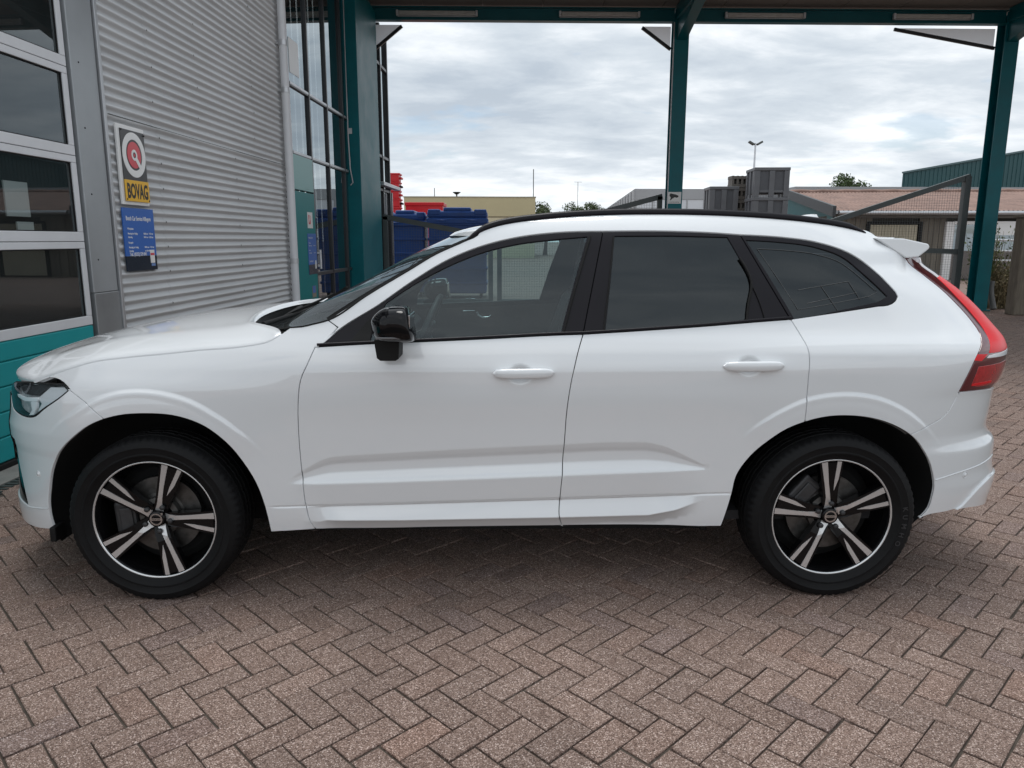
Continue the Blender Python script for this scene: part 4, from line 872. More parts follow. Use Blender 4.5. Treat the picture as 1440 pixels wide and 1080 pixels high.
TRACE = {"f_door_front":[[-0.7349,1.0826],[-0.7612,1.0218],[-0.7909,0.956],[-0.8074,0.8557],[-0.8135,0.7551],[-0.8143,0.6719],[-0.81,0.5293],[-0.8033,0.406],[-0.7904,0.3359],[-0.7714,0.2953]],"b_line":[[0.4603,1.5501],[0.4076,1.3362],[0.3606,1.1318],[0.3506,1.1044],[0.3139,0.9638],[0.2934,0.8139],[0.2892,0.7367],[0.2814,0.5741],[0.2725,0.4367],[0.2701,0.3533],[0.2842,0.3015]],"c_line":[[1.0519,1.5363],[1.1323,1.3684],[1.2256,1.1909],[1.2601,1.1244],[1.2748,1.0871],[1.2805,0.9556],[1.2803,0.8555],[1.2795,0.775]],"sill_bot":[[-0.962,0.2845],[-0.9044,0.2873],[-0.7714,0.2953],[-0.589,0.2919],[-0.2311,0.2975],[0.0079,0.2994],[0.2812,0.3015],[0.5755,0.3033],[0.7742,0.2997],[0.971,0.3011]],"arch_f":[[-1.9207,0.2796],[-1.9308,0.3427],[-1.9294,0.4013],[-1.9156,0.4577],[-1.8838,0.5478],[-1.8284,0.6329],[-1.7414,0.7101],[-1.646,0.7726],[-1.5448,0.8059],[-1.424,0.8158],[-1.297,0.8041],[-1.1888,0.7605],[-1.1096,0.6906],[-1.0473,0.5966],[-1.0045,0.5096],[-0.976,0.402],[-0.962,0.2845]],"arch_r":[[0.971,0.3011],[1.0041,0.4539],[1.0176,0.5346],[1.0639,0.6139],[1.1364,0.6891],[1.2077,0.7436],[1.2795,0.775],[1.371,0.798],[1.4634,0.8019],[1.5794,0.7854],[1.6864,0.7433],[1.7644,0.6889],[1.8217,0.6177],[1.8613,0.539],[1.8767,0.4834],[1.8758,0.4277],[1.8662,0.3721],[1.8322,0.3337]],"belt":[[-0.7264,1.0854],[-0.5126,1.0953],[-0.3391,1.1021],[-0.0489,1.1141],[0.2667,1.129],[0.3606,1.1318],[0.596,1.1458],[0.8918,1.1655],[1.0704,1.1796],[1.2256,1.1909]],"belt_q":[[1.2283,1.1881],[1.4719,1.2247],[1.6024,1.2429]],"trim_top":[[-0.7264,1.0854],[-0.6824,1.1182],[-0.6327,1.1569],[-0.4897,1.2443],[-0.3455,1.3442],[-0.1995,1.4309],[-0.0505,1.4897],[0.1005,1.5255],[0.2527,1.5437],[0.4573,1.5516],[0.7578,1.5508],[0.9266,1.5451],[1.0581,1.5363]],"trim_top_q":[[1.0581,1.5363],[1.2331,1.5261],[1.377,1.5069],[1.517,1.4621],[1.6213,1.3935],[1.683,1.3206],[1.7034,1.2803],[1.6722,1.2551],[1.6024,1.2429]],"glass_f":[[-0.4518,1.2529],[-0.3449,1.3242],[-0.1989,1.4019],[-0.0503,1.4603],[0.1002,1.4958],[0.2517,1.5139],[0.3887,1.526],[0.3242,1.3303],[0.267,1.1373],[-0.0489,1.1128],[-0.339,1.0994],[-0.5124,1.0926],[-0.4962,1.1738]],"glass_r":[[0.5106,1.5292],[0.7554,1.5312],[0.9946,1.5257],[1.0349,1.4383],[1.0749,1.3395],[1.0549,1.2448],[1.0432,1.1739],[0.7732,1.157],[0.4547,1.1401]],"glass_q":[[1.0758,1.5123],[1.2074,1.5051],[1.371,1.483],[1.4912,1.4384],[1.5806,1.3591],[1.6493,1.2838],[1.5991,1.2614],[1.3715,1.2163],[1.2437,1.1937],[1.1604,1.3511]],"pillar_up":[[-0.6897,1.1875],[-0.5322,1.2869],[-0.3633,1.3873],[-0.2509,1.4541],[-0.135,1.5061],[-0.075,1.5341]],"pillar_seam":[[-0.6897,1.1875],[-0.6474,1.1596]],"rail":[[-0.1261,1.5102],[-0.0661,1.5461],[0.0055,1.5718],[0.0709,1.5856],[0.1941,1.6013],[0.4335,1.619],[0.7372,1.6247],[1.0427,1.6176],[1.3468,1.5953],[1.5521,1.5702],[1.6712,1.5474]],"hood_line":[[-0.8685,1.1395],[-0.8987,1.1174],[-0.9295,1.1007],[-0.9786,1.0893],[-1.0573,1.0777],[-1.2136,1.0652],[-1.352,1.0501],[-1.5078,1.0351],[-1.6475,1.017],[-1.7709,0.9822],[-1.8983,0.9408],[-1.9572,0.9213]],"hood_cowl":[[-0.8989,1.1924],[-0.8831,1.1784],[-0.8693,1.1701],[-0.8405,1.1591],[-0.7967,1.162],[-0.7562,1.1706],[-0.6897,1.1875]],"fend_bump":[[-1.7516,0.9058],[-1.6745,0.8577],[-1.5892,0.7969]],"headlight":[[-2.1852,0.8978],[-1.9743,0.9197],[-1.7757,0.9286],[-1.7481,0.9074],[-1.7912,0.8752],[-1.8866,0.8184],[-1.9498,0.7804],[-2.0051,0.7695],[-2.0944,0.7734],[-2.1825,0.7875],[-2.2477,0.8327],[-2.2931,0.8671]],"quarter_bump":[[1.947,0.8884],[1.9322,0.855],[1.8926,0.7959],[1.8164,0.7538],[1.741,0.7184]],"tail_in":[[1.8622,1.4409],[1.9304,1.3713],[1.9889,1.3138],[2.0447,1.2453],[2.0913,1.1749],[2.1031,1.1273],[2.0795,1.0965],[2.0281,1.0466],[1.9724,0.9578],[1.9423,0.8903]],"tail_bot":[[1.9423,0.8903],[2.0705,0.8873],[2.2846,0.8693]],"tail_mid":[[2.0711,1.3498],[2.0903,1.2725],[2.1331,1.2011],[2.1552,1.138],[2.1331,1.0797],[2.1046,1.0446]],"tail_chrome":[[2.0718,1.0351],[2.168,1.0308],[2.3228,1.0185]],"spoil":[[1.7392,1.5321],[1.7818,1.4856],[1.8603,1.4452]],"bump_lip":[[1.8766,0.509],[1.9847,0.5299],[2.1493,0.547],[2.3199,0.5625]],"bump_skid":[[2.0546,0.3729],[2.1477,0.4406],[2.251,0.4713],[2.3681,0.4715]],"bump_bot":[[1.8324,0.3326],[1.8652,0.3439],[2.0603,0.358],[2.3074,0.3252]],"fb_insert":[[-2.1699,0.6467],[-2.1685,0.5406],[-2.1284,0.4383],[-2.0954,0.3575]],"fb_crease":[[-2.0962,0.3541],[-1.9339,0.3748]],"fb_bot":[[-1.9207,0.2796],[-2.0141,0.2655],[-2.1521,0.2564],[-2.286,0.2702]],"handles":[[-0.0111,0.9817],[0.2411,0.9813],[0.0527,1.0158],[0.1485,0.9316],[0.9268,1.0074],[1.179,1.0138],[0.9833,1.0554],[1.0912,0.964]],"sensor_f":[[-1.9774,0.5235]],"sensor_r":[[2.046,0.5149]],"drl_wing":[[-1.9375,0.8573],[-1.863,0.9095],[-1.7751,0.9141],[-1.7574,0.9063],[-1.7964,0.8791],[-1.8852,0.8256],[-1.9283,0.7968],[-1.9392,0.8049],[-1.9139,0.8367]],"drl_arm":[[-2.124,0.8552],[-2.0358,0.851],[-1.9325,0.8623],[-1.9375,0.8435],[-2.0356,0.834],[-2.1124,0.8427]],"drl_stem":[[-1.9873,0.8382],[-1.9427,0.8415],[-1.9464,0.8157],[-1.967,0.7848],[-2.0021,0.7789],[-1.9772,0.8038]],"lamp_bezel":[[-2.1313,0.8891],[-1.9746,0.9127],[-1.8263,0.921],[-1.8741,0.9072],[-1.9465,0.8691],[-2.0545,0.8611]],"shoulder":[[0.7654,1.0578],[1.0282,1.0778],[1.2752,1.0898],[1.6135,1.0966],[2.0686,1.0864]]}
FEAT.update({"crest":[[-0.8871,0.5005],[-0.804,0.5029],[-0.688,0.5054],[-0.4733,0.5107],[-0.0576,0.525],[0.2751,0.5379],[0.5211,0.5469],[0.7223,0.5542],[0.9325,0.5633]],"fade":[[-0.9023,0.4943],[-0.8865,0.51],[-0.8002,0.5689],[-0.6821,0.6214],[-0.4688,0.636],[-0.0567,0.6582],[0.2875,0.6746],[0.5162,0.6835],[0.6144,0.6833],[0.6956,0.6685],[0.7843,0.6298],[0.8677,0.5887],[0.9324,0.5649]],"clad":[[-0.894,0.4013],[-0.8042,0.4039],[-0.3927,0.4147],[0.2678,0.4346],[0.6598,0.4468],[1.0036,0.4544]],"sill":[[-0.7491,0.3343],[-0.7153,0.3426],[-0.3952,0.3426],[0.2693,0.3529],[0.65,0.3619],[0.7647,0.3848],[0.896,0.4288]],"flare_f":[[0.6209,0.5524],[0.8211,0.5408],[1.0311,0.5431],[1.2236,0.5525],[1.4054,0.5562],[1.5774,0.5598],[1.7493,0.5626],[1.9379,0.5613],[2.1602,0.5559],[2.4456,0.5668]],"flare_r":[[0.6387,0.552],[0.7437,0.5458],[0.9206,0.5428],[1.1008,0.5448],[1.3118,0.5475],[1.474,0.5465],[1.6307,0.545],[1.8514,0.5442],[2.0138,0.5382],[2.1745,0.5355],[2.4064,0.54]],"shoulder":[[0.7654,1.0578],[1.0288,1.0775],[1.277,1.0892],[1.6163,1.0959],[2.072,1.0858]]})
NOSE.update({"z":[0.2,0.26,0.32,0.4,0.5,0.6,0.65,0.7,0.75,0.8,0.86,0.92,0.95,1.05],"x":[-2.31,-2.3353,-2.3353,-2.3279,-2.3192,-2.3175,-2.325,-2.3246,-2.3134,-2.3063,-2.2999,-2.2777,-2.2799,-2.26]})
TAIL.update({"z":[0.2,0.3,0.36,0.42,0.46,0.52,0.58,0.62,0.66,0.7,0.74,0.8,0.86,0.92,0.98,1.03,1.08,1.12,1.2,1.28,1.36,1.42,1.46,1.52,1.62],"x":[2.37,2.4018,2.409,2.4198,2.4222,2.4119,2.4089,2.4043,2.3687,2.3553,2.3588,2.3637,2.3691,2.395,2.4096,2.4107,2.4,2.3756,2.3147,2.2344,2.1309,2.0602,2.0626,1.98,1.86]})
def Nrm(u, z, h=.0012):
    du = S(u + h, z) - S(u - h, z); dz = S(u, z + h) - S(u, z - h)
    n = np.cross(du, dz); l = np.linalg.norm(n, axis=-1, keepdims=True)
    return n / np.maximum(l, 1e-9)
def cv(pts, step=.02):
    """smooth curve through traced points"""
    p = np.asarray(pts, float)
    if len(p) < 3:
        n = max(2, int(np.hypot(*(p[-1] - p[0])) / step) + 1); return np.linspace(p[0], p[-1], n)
    d = np.r_[0, np.cumsum(np.hypot(*np.diff(p, axis=0).T))]
    m = np.zeros_like(p)
    for i in range(len(p)):
        if 0 < i < len(p) - 1:
            a, b = d[i] - d[i - 1], d[i + 1] - d[i]
            m[i] = ((p[i + 1] - p[i]) / b * a + (p[i] - p[i - 1]) / a * b) / (a + b)
    m[0] = (p[1] - p[0]) / (d[1] - d[0]) * 1.5 - m[1] * .5; m[-1] = (p[-1] - p[-2]) / (d[-1] - d[-2]) * 1.5 - m[-2] * .5
    s = np.linspace(0, d[-1], max(2, int(d[-1] / step) + 1)); out = []
    for q in s:
        i = min(np.searchsorted(d, q, side='right') - 1, len(p) - 2); h = d[i + 1] - d[i]; t = (q - d[i]) / h
        out.append((2 * t**3 - 3 * t**2 + 1) * p[i] + (t**3 - 2 * t**2 + t) * h * m[i] + (-2 * t**3 + 3 * t**2) * p[i + 1] + (t**3 - t**2) * h * m[i + 1])
    return np.array(out)
def ring(*curves):
    """join curves to one closed outline, dropping doubled corners"""
    P = []
    for c in curves:
        for q in np.asarray(c, float):
            if not P or np.hypot(*(q - P[-1])) > 1e-4: P.append(q)
    if np.hypot(*(P[0] - P[-1])) < 1e-4: P.pop()
    return np.array(P)
def densify(P, res):
    out = []
    for i in range(len(P)):
        a, b = P[i], P[(i + 1) % len(P)]; n = max(1, int(np.ceil(np.hypot(*(b - a)) / res)))
        out += [a + (b - a) * k / n for k in range(n)]
    return np.array(out)
def area2(P): x, y = P.T; return (x * np.roll(y, -1) - np.roll(x, -1) * y).sum()
def inside(P, q):
    x, y = q.T; r = np.zeros(len(q), bool); n = len(P)
    for i in range(n):
        a, b = P[i], P[(i + 1) % n]
        c = ((a[1] > y) != (b[1] > y))
        if abs(b[1] - a[1]) > 1e-12: r ^= c & (x < (b[0] - a[0]) * (y - a[1]) / (b[1] - a[1]) + a[0])
    return r
def offset_in(P, d, keep=None):
    """shrink a CCW outline by d"""
    e = np.roll(P, -1, 0) - P; l = np.hypot(*e.T)[:, None]; e = e / np.maximum(l, 1e-9)
    n = np.stack([-e[:, 1], e[:, 0]], 1); n2 = n + np.roll(n, 1, 0)
    k = np.maximum((n2 * n).sum(1), .45)[:, None]
    dd = np.full((len(P), 1), d)
    if keep is not None: dd[keep] = 0
    return P + n2 / k * dd
def seam_dist(P, q):
    d = np.full(len(q), 9.)
    for i in range(len(P)):
        a, b = P[i], P[(i + 1) % len(P)]; ab = b - a; t = np.clip(((q - a) @ ab) / max(ab @ ab, 1e-12), 0, 1)
        d = np.minimum(d, np.hypot(*(q - a - t[:, None] * ab).T))
    return d
def u_mid(z): return float(pchip(NOSE['z'], NOSE['x'], [z])[0]) + CL - UL
def u_end(z): return float(pchip(TAIL['z'], TAIL['x'], [z])[0]) - CL + UL
def u_of_x(x, z):
    xa = pchip(NOSE['z'], NOSE['x'], z) + CL; xb = pchip(TAIL['z'], TAIL['x'], z) - CL
    f = xa - UL * np.arcsin(np.clip((xa - x) / CL, 0, 1)**(FN / 2)) * 2 / PI; r = xb + UL * np.arcsin(np.clip((x - xb) / CL, 0, 1)**(RN / 2)) * 2 / PI
    return np.where(x < xa, f, np.where(x > xb, r, x))
CREASES = []
def make_creases():
    x = np.arange(FEAT['crest'][0][0] + .004, FEAT['crest'][-1][0] - .004, .011)
    zc = lin(FEAT['crest'], x); zt = pchip(*np.asarray(FEAT['fade']).T, x); zl = lin(FEAT['clad'], x)
    for t in (0, .04, .1, .2, .32, .42, .55, .65, .75, .85, .93, .97, 1.0, 1.035, 1.1): 
        z = zc + np.maximum(zt - zc, 0) * t; k = (zt - zc) > (.004 if t == 0 else .02); 
        if k.any(): CREASES.append(np.stack([x[k], z[k]], 1))
    CREASES.append(np.stack([x, zc - .004], 1)); CREASES.append(np.stack([x, zc - .012], 1))
    x = np.arange(-.955, 1.0, .011); zl = lin(FEAT['clad'], x)
    for d in (-.016, -.011, -.008, -.0055, -.0035, -.0015, .0015, .0035, .0055, .008, .011, .016): CREASES.append(np.stack([x, zl + d], 1))
    x = np.arange(FEAT['sill'][0][0] - .02, FEAT['sill'][-1][0], .011); zs = lin(FEAT['sill'], x); zl = lin(FEAT['clad'], x)
    for d in (-.02, -.010, -.004, 0, .004, .010, .02): CREASES.append(np.stack([x, np.minimum(zs + d, zl - .012)], 1))
    for k, xw in (('f', -1.4325), ('r', 1.4325)):
        c = np.asarray(FEAT['flare_' + k]); th = np.linspace(c[0, 0] - .12, c[-1, 0] + .12, 110); rc = np.interp(th, c[:, 0], c[:, 1])
        for d in (-.055, -.042, -.030, -.021, -.014, -.007, 0, .007):
            x = xw + (rc + d) * np.cos(th); z = .352 + (rc + d) * np.sin(th); CREASES.append(np.stack([u_of_x(x, z), z], 1))
    for hx, hz in ((.100, .975), (1.037, 1.008)):
        a = np.linspace(0, 2 * PI, 49)
        for q in (.35, .5, .65, .8, 1.0): CREASES.append(np.stack([hx + .058 * q * np.cos(a), hz + .046 * q * np.sin(a)], 1))
    c = cv(FEAT['shoulder'], .012)
    for d in (-.012, -.004, .004, .012): CREASES.append(c + (0, d))
make_creases()
def panel(name, outline, m, parent, res=.018, off=0., gap=.0020, holes=(), flange=.013, straddle=None, mirror_join=False):
    """sheet cut out of the body skin along an outline in (u, z), with rolled edges; straddle: 'f'/'r' keeps the centre line ungapped"""
    P = densify(np.asarray(outline, float), res)
    if area2(P) < 0: P = P[::-1]
    keep = None
    if straddle: keep = np.array([abs(q[0] - (u_mid(q[1]) if straddle == 'f' else u_end(q[1]))) < .012 for q in P])
    P = offset_in(P, gap + .0010, keep)
    H = []
    for h in holes:
        h = densify(np.asarray(h, float), res)
        if area2(h) > 0: h = h[::-1]
        H.append(offset_in(h, gap + .0010))
    lo, hi = P.min(0), P.max(0)
    gx, gz = np.meshgrid(np.arange(lo[0], hi[0], res), np.arange(lo[1], hi[1], res * .9)); gx[1::2] += res / 2
    Q = np.stack([gx.ravel(), gz.ravel()], 1); Q = Q[inside(P, Q)]
    Q = Q[seam_dist(P, Q) > res * .55]
    for h in H: Q = Q[~inside(h, Q)]; Q = Q[seam_dist(h, Q) > res * .55]
    FV = []; FE = []
    if res < .019:
        for c in CREASES:
            ok = inside(P, c) & (seam_dist(P, c) > .0025)
            for h in H: ok &= ~inside(h, c) & (seam_dist(h, c) > .0025)
            for i in np.nonzero(ok)[0]:
                if i and ok[i - 1] and FV: FE.append((len(FV) - 1, len(FV)))
                FV.append(c[i])
        if FV:
            fa = np.array(FV); k = np.ones(len(Q), bool)
            for i in range(0, len(Q), 400):
                k[i:i + 400] = (np.hypot(Q[i:i + 400, None, 0] - fa[None, :, 0], Q[i:i + 400, None, 1] - fa[None, :, 1]).min(1) > res * .42)
            Q = Q[k]
    V = [tuple(q) for q in P]; loops = [list(range(len(P)))]
    E_ = [(i, (i + 1) % len(P)) for i in range(len(P))]
    for h in H:
        b = len(V); V += [tuple(q) for q in h]; E_ += [(b + i, b + (i + 1) % len(h)) for i in range(len(h))]
    b = len(V); V += [tuple(q) for q in FV]; E_ += [(b + i, b + j) for i, j in FE]
    V += [tuple(q) for q in Q]
    vo, eo, fo, _, _, _ = delaunay_2d_cdt([Vector(q) for q in V], E_, [loops[0]], 1, 1e-6)
    W2 = np.array([tuple(q) for q in vo]); F = [tuple(f) for f in fo]
    cen = np.array([W2[list(f)].mean(0) for f in F]); ok = inside(P, cen)
    for h in H: ok &= ~inside(h, cen)
    F = [f for f, k in zip(F, ok) if k]
    F = [f if area2(W2[list(f)]) > 0 else f[::-1] for f in F]
    X = S(W2[:, 0], W2[:, 1]); N = Nrm(W2[:, 0], W2[:, 1]); X = X + N * off
    cnt = {}
    for f in F:
        for a, b in zip(f, f[1:] + f[:1]): cnt[(a, b)] = cnt.get((a, b), 0) + 1
    bnd = [e for e in cnt if (e[1], e[0]) not in cnt]
    VV = list(X); NN = list(N)
    if flange:
        out = {}
        for a, b in bnd:
            t = X[b] - X[a]; o = np.cross(t, N[a]); l = np.linalg.norm(o)
            for q in (a, b): out.setdefault(q, []).append(o / max(l, 1e-9))
        r1 = {}; r2 = {}; r2b = {}
        for q, os_ in out.items():
            o = np.mean(os_, 0); o /= max(np.linalg.norm(o), 1e-9)
            if straddle and abs(X[q][1]) < .012: o = o * 0
            r1[q] = len(VV); VV.append(X[q] + o * .0011 - N[q] * .0012); nn = N[q] * .75 + o; NN.append(nn / max(np.linalg.norm(nn), 1e-9))
            r2[q] = len(VV); VV.append(X[q] + o * .0014 - N[q] * flange); NN.append(o if np.linalg.norm(o) > .1 else N[q])
        for a, b in bnd:
            F.append((b, a, r1[a], r1[b])); F.append((r1[b], r1[a], r2[a], r2[b]))
    VV = np.array(VV); NN = np.array(NN)
    if mirror_join:
        k = len(VV); F = F + [tuple(i + k for i in f[::-1]) for f in F]
        VV = np.concatenate([VV, VV * (1, -1, 1)]); NN = np.concatenate([NN, NN * (1, -1, 1)])
    return mesh_obj(name, VV, F, m, parent, normals=NN)
def mirror(o):
    """the same part on the far side"""
    c = copy_tree(o, o.parent)
    c.scale = (1, -1, 1); return c

car = empty('parked_car')
tag(car, 'white five-door SUV with black roof rails parked side-on on the brick paving', 'car')
T = {k: np.array(v) for k, v in TRACE.items()}
def part_of(c, a, b): return c[a:b]
pA, pB = 0, 0
arch_f = cv(T['arch_f'], .02); arch_r = cv(T['arch_r'], .02)
iF = int(np.argmin(np.hypot(*(arch_f - T['fend_bump'][-1]).T))); iR = int(np.argmin(np.hypot(*(arch_r - T['quarter_bump'][-1]).T)))
iC = int(np.argmin(np.hypot(*(arch_r - T['c_line'][-1]).T)))
T['fend_bump'][-1] = arch_f[iF]; T['quarter_bump'][-1] = arch_r[iR]; arch_r[iC] = T['c_line'][-1]
fdf = cv(T['f_door_front']); bl = T['b_line']; bl_up = cv(bl[:3]); bl_lo = cv(bl[2:])
cl = T['c_line']; cl_up = cv(np.vstack([cl[:3]])); cl_lo = cv(cl[2:])
belt = T['belt']; kB = 5
belt_f = cv(np.vstack([T['f_door_front'][:1], belt[1:kB], bl[2:3]])); belt_r = cv(np.vstack([bl[2:3], belt[kB + 1:-1], cl[2:3]]))
belt_q = cv(np.vstack([cl[2:3], T['belt_q'][1:]]))
sb = T['sill_bot']
top = T['trim_top']; top_f = cv(np.vstack([T['f_door_front'][:1], top[1:9], bl[:1]])); top_r = cv(np.vstack([bl[:1], top[10:12], cl[:1]]))
top_q = cv(np.vstack([cl[:1], T['trim_top_q'][1:6]]));
top_q2 = cv(T['trim_top_q'][5:]); top_q = np.vstack([top_q, top_q2[1:]]); top_q[-1] = T['belt_q'][-1]

# --- doors
fd = tag(panel('front_door', ring(fdf, cv(sb[2:7], .03), bl_lo[::-1], belt_f[::-1]), M['paint'], car, .0155))
rd = panel('rear_door', ring(bl_lo, cv(sb[6:]), arch_r[:iC + 1], cl_lo[::-1], belt_r[::-1]), M['paint'], car, .0155)
gf = cv(T['glass_f'][:7]); gf = ring(gf, T['glass_f'][6:])
fw = panel('window_frame', ring(top_f, bl_up, belt_f[::-1]), M['trim_black'], fd, .02, off=-.002, holes=[gf], flange=.012)
panel('window_glass', gf, M['glass_clear'], fd, .04, off=-.0075, gap=-.004, flange=0)
rw = panel('window_frame', ring(top_r, cl_up, belt_r[::-1], bl_up[::-1]), M['trim_black'], rd, .02, off=-.002, holes=[T['glass_r']], flange=.012)
panel('window_glass', T['glass_r'], M['glass_dark'], rd, .04, off=-.0075, gap=-.004, flange=0)
# upright seal strips on the pillars and a lower rubber lip under the glass
def strip(name, pts, w_, m, parent, lift=.002, th=.004):
    c = cv(pts, .02); mb = MB(); X = S(c[:, 0], c[:, 1]); N = Nrm(c[:, 0], c[:, 1])
    mb.tube([X[i] + N[i] * lift for i in range(len(X))], w_ / 2, 6); return mb.build(name, m, parent)
strip('weather_strip', T['belt'][:6] + (0, .006), .012, M['trim_black'], fd)
strip('weather_strip', np.vstack([bl[2:3], belt[kB + 1:-1], cl[2:3]]) + (0, .006), .012, M['trim_black'], rd)
strip('pillar_seal', np.array([(.405, 1.528), (.338, 1.331), (.281, 1.139)]), .008, M['seam'], fd)
strip('pillar_seal', np.array([(.505, 1.529), (.445, 1.1435)]), .006, M['seam'], rd)
strip('pillar_seal', np.array([(1.0337, 1.4384), (1.0728, 1.3398), (1.0518, 1.2456), (1.0398, 1.178)]), .010, M['seam'], rd)
strip('pillar_seal', np.array([(1.073, 1.33), (1.1, 1.26), (1.118, 1.188)]), .004, M['seam'], rd)

# --- fender, side frame with rear quarter
rear_hood = T['hood_line'][0]
fender = panel('fender', ring(cv(T['hood_line'][::-1]), cv(T['hood_cowl'][3:]), cv(T['pillar_seam']),
               cv([T['pillar_seam'][-1], (-.69, 1.113), T['f_door_front'][0]]), fdf, cv(sb[:3])[::-1], arch_f[iF:][::-1],
               cv(T['fend_bump'])[::-1], cv([T['headlight'][3], T['headlight'][2], T['headlight'][1]])), M['paint'], car, .0155)
rail_low = cv(np.vstack([T['pillar_up'], T['rail'][1:]]) )
quarter = ring(rail_low, cv([T['rail'][-1], T['spoil'][0]]), cv(T['spoil']), cv(T['tail_in']), cv(T['quarter_bump']), arch_r[iC:iR + 1][::-1],
               cl_lo[::-1], belt_q, top_q[::-1], top_r[::-1], top_f[::-1], cv([T['f_door_front'][0], (-.69, 1.113), T['pillar_seam'][-1]]), cv(T['pillar_seam'])[::-1])
side = panel('body_side', quarter, M['paint'], car, .0165)
qf = panel('window_frame', ring(top_q, belt_q[::-1], cl_up[::-1]), M['trim_black'], side, .02, off=-.001, holes=[ring(cv(T['glass_q'][:6]), cv(T['glass_q'][5:7]), T['glass_q'][6:])], flange=.012)
panel('window_glass', ring(cv(T['glass_q'][:6]), cv(T['glass_q'][5:7]), T['glass_q'][6:]), M['glass_dark'], side, .04, off=-.006, gap=-.004, flange=0)
M['print_grey'] = mat('glass_print', (.075, .078, .08), .5)
gq = T['glass_q']; c0 = gq.mean(0)
inner = c0 + (ring(cv(gq[:6]), gq[6:]) - c0) * (.86, .78)
def line_on(name, pts, w_, m, parent, off):
    mb = MB(); pts = np.asarray(pts); X = S(pts[:, 0], pts[:, 1]) + Nrm(pts[:, 0], pts[:, 1]) * off
    mb.tube(X, w_, 4); return mb.build(name, m, parent)
al = MB()
for c in (np.vstack([inner, inner[:1]]), cv([(1.27, 1.31), (1.49, 1.345)]), cv([(1.30, 1.255), (1.52, 1.30)]), cv([(1.37, 1.325), (1.43, 1.225)]), cv([(1.49, 1.345), (1.53, 1.27)])):
    X = S(c[:, 0], c[:, 1]) + Nrm(c[:, 0], c[:, 1]) * -.004; al.tube(X, .0011, 4)
al.build('antenna_print', M['print_grey'], side)

# --- bumpers
HL = T['headlight']
um = u_mid
fb_out = ring(cv([HL[3], HL[4], HL[5], HL[6], HL[7]]), cv(HL[7:11]), [(um(.86), .86)], [(um(.66), .66)], [(-2.3, .655)], cv(T['fb_insert']), cv([T['fb_insert'][-1], (-2.3, .362), (um(.36), .365)]),
              [(um(.26), .262)], cv([(-2.6, .265), (-2.286, .262), (-2.1521, .2564), (-2.0141, .2655), (-1.9207, .2796)]), arch_f[:iF + 1], cv(T['fend_bump'])[::-1])
fbump = panel('front_bumper', fb_out, M['paint'], car, .018, straddle='f', mirror_join=True)
fins = panel('air_intake', ring([(um(.66), .66)], [(-2.3, .655)], cv(T['fb_insert']), cv([T['fb_insert'][-1], (-2.3, .362), (um(.36), .365)])), M['gloss_black'], fbump, .03, off=-.006, gap=-.01, flange=0, straddle='f', mirror_join=True)
cr = cv([(-2.0962, .3541), (-2.02, .362), (-1.934, .3748)]); line_on('bumper_crease', cr, .0035, M['paint'], fbump, .0005)
grille = empty('grille'); grille.parent = car
panel('grille_panel', np.array([(um(.52), .52), (um(.52) + .42, .52), (um(.84) + .46, .84), (um(.84), .84)]), M['gloss_black'], grille, .03, off=.003, straddle='f', mirror_join=True, flange=.006)
for k in range(13):
    y = -.36 + k * .06; mb = MB(); zz = np.linspace(.54, .82, 8); uu = np.array([um(q) for q in zz]); q3 = S(uu, zz)
    xs = q3[:, 0] + .004 + .16 * abs(y)**2.7; mb.tube(np.stack([xs - .010, 0 * xs + y, zz], 1), .007, 6); mb.build('slat', M['chrome'], grille)
def sensor(u, z, parent):
    X = S(np.array([u]), np.array([z]))[0]; n = Nrm(np.array([u]), np.array([z]))[0]
    q = Vector(n).to_track_quat('Y', 'Z').to_matrix().to_4x4(); q.translation = Vector(X)
    V, F = lathe([(.0, .0035), (.0085, .003), (.0095, .0), (.0095, -.004), (.0125, -.004), (.0125, .0022), (.0145, .0022), (.0160, -.002)], 24)
    o = mesh_obj('parking_sensor', [q @ Vector(v) for v in V], F, M['paint'], parent, smooth=True); return o
sensor(-1.9774, .5234, fbump)
rb_out = ring(cv(T['quarter_bump']), arch_r[iR:], cv([T['bump_bot'][0], T['bump_bot'][1], (1.96, .352), (2.0604, .358), (2.3074, .3252)]), [(u_end(.33), .33)], [(u_end(.86), .86)], [(2.45, .86)],
              cv([T['tail_bot'][-1], T['tail_bot'][1], T['tail_bot'][0]]))
rbump = panel('rear_bumper', rb_out, M['paint'], car, .018, straddle='r', mirror_join=True)
line_on('bumper_crease', cv(T['bump_lip']), .0030, M['paint'], rbump, .0008)
lc = cv(T['bump_lip'])
sk = T['bump_skid']; panel('bumper_skirt', ring(cv(sk), [(u_end(.45) - .2, .45)], [(u_end(.30) - .2, .33)], cv([T['bump_bot'][3], (2.18, .345), T['bump_bot'][2], (2.02, .357)])), M['paint'], rbump, .02, off=.010, flange=.02)
sensor(2.0462, .5148, rbump)
tl_u = lambda z, k: u_end(z) - UL + UL * k
tailgate = panel('tailgate', ring([(u_end(.87), .865)], [(tl_u(.87, .78), .865)], [(tl_u(1.03, .80), 1.03)], [(tl_u(1.12, .835), 1.12)], [(tl_u(1.3, .85), 1.3)], [(tl_u(1.43, .85), 1.43)], [(u_end(1.43), 1.43)]), M['paint'], car, .03, straddle='r', mirror_join=True)
panel('rear_window', ring([(u_end(1.14), 1.14)], [(tl_u(1.14, .88), 1.14)], [(tl_u(1.4, .89), 1.40)], [(u_end(1.4), 1.40)]), M['gloss_black'], tailgate, .04, off=.004, straddle='r', mirror_join=True, flange=.006)

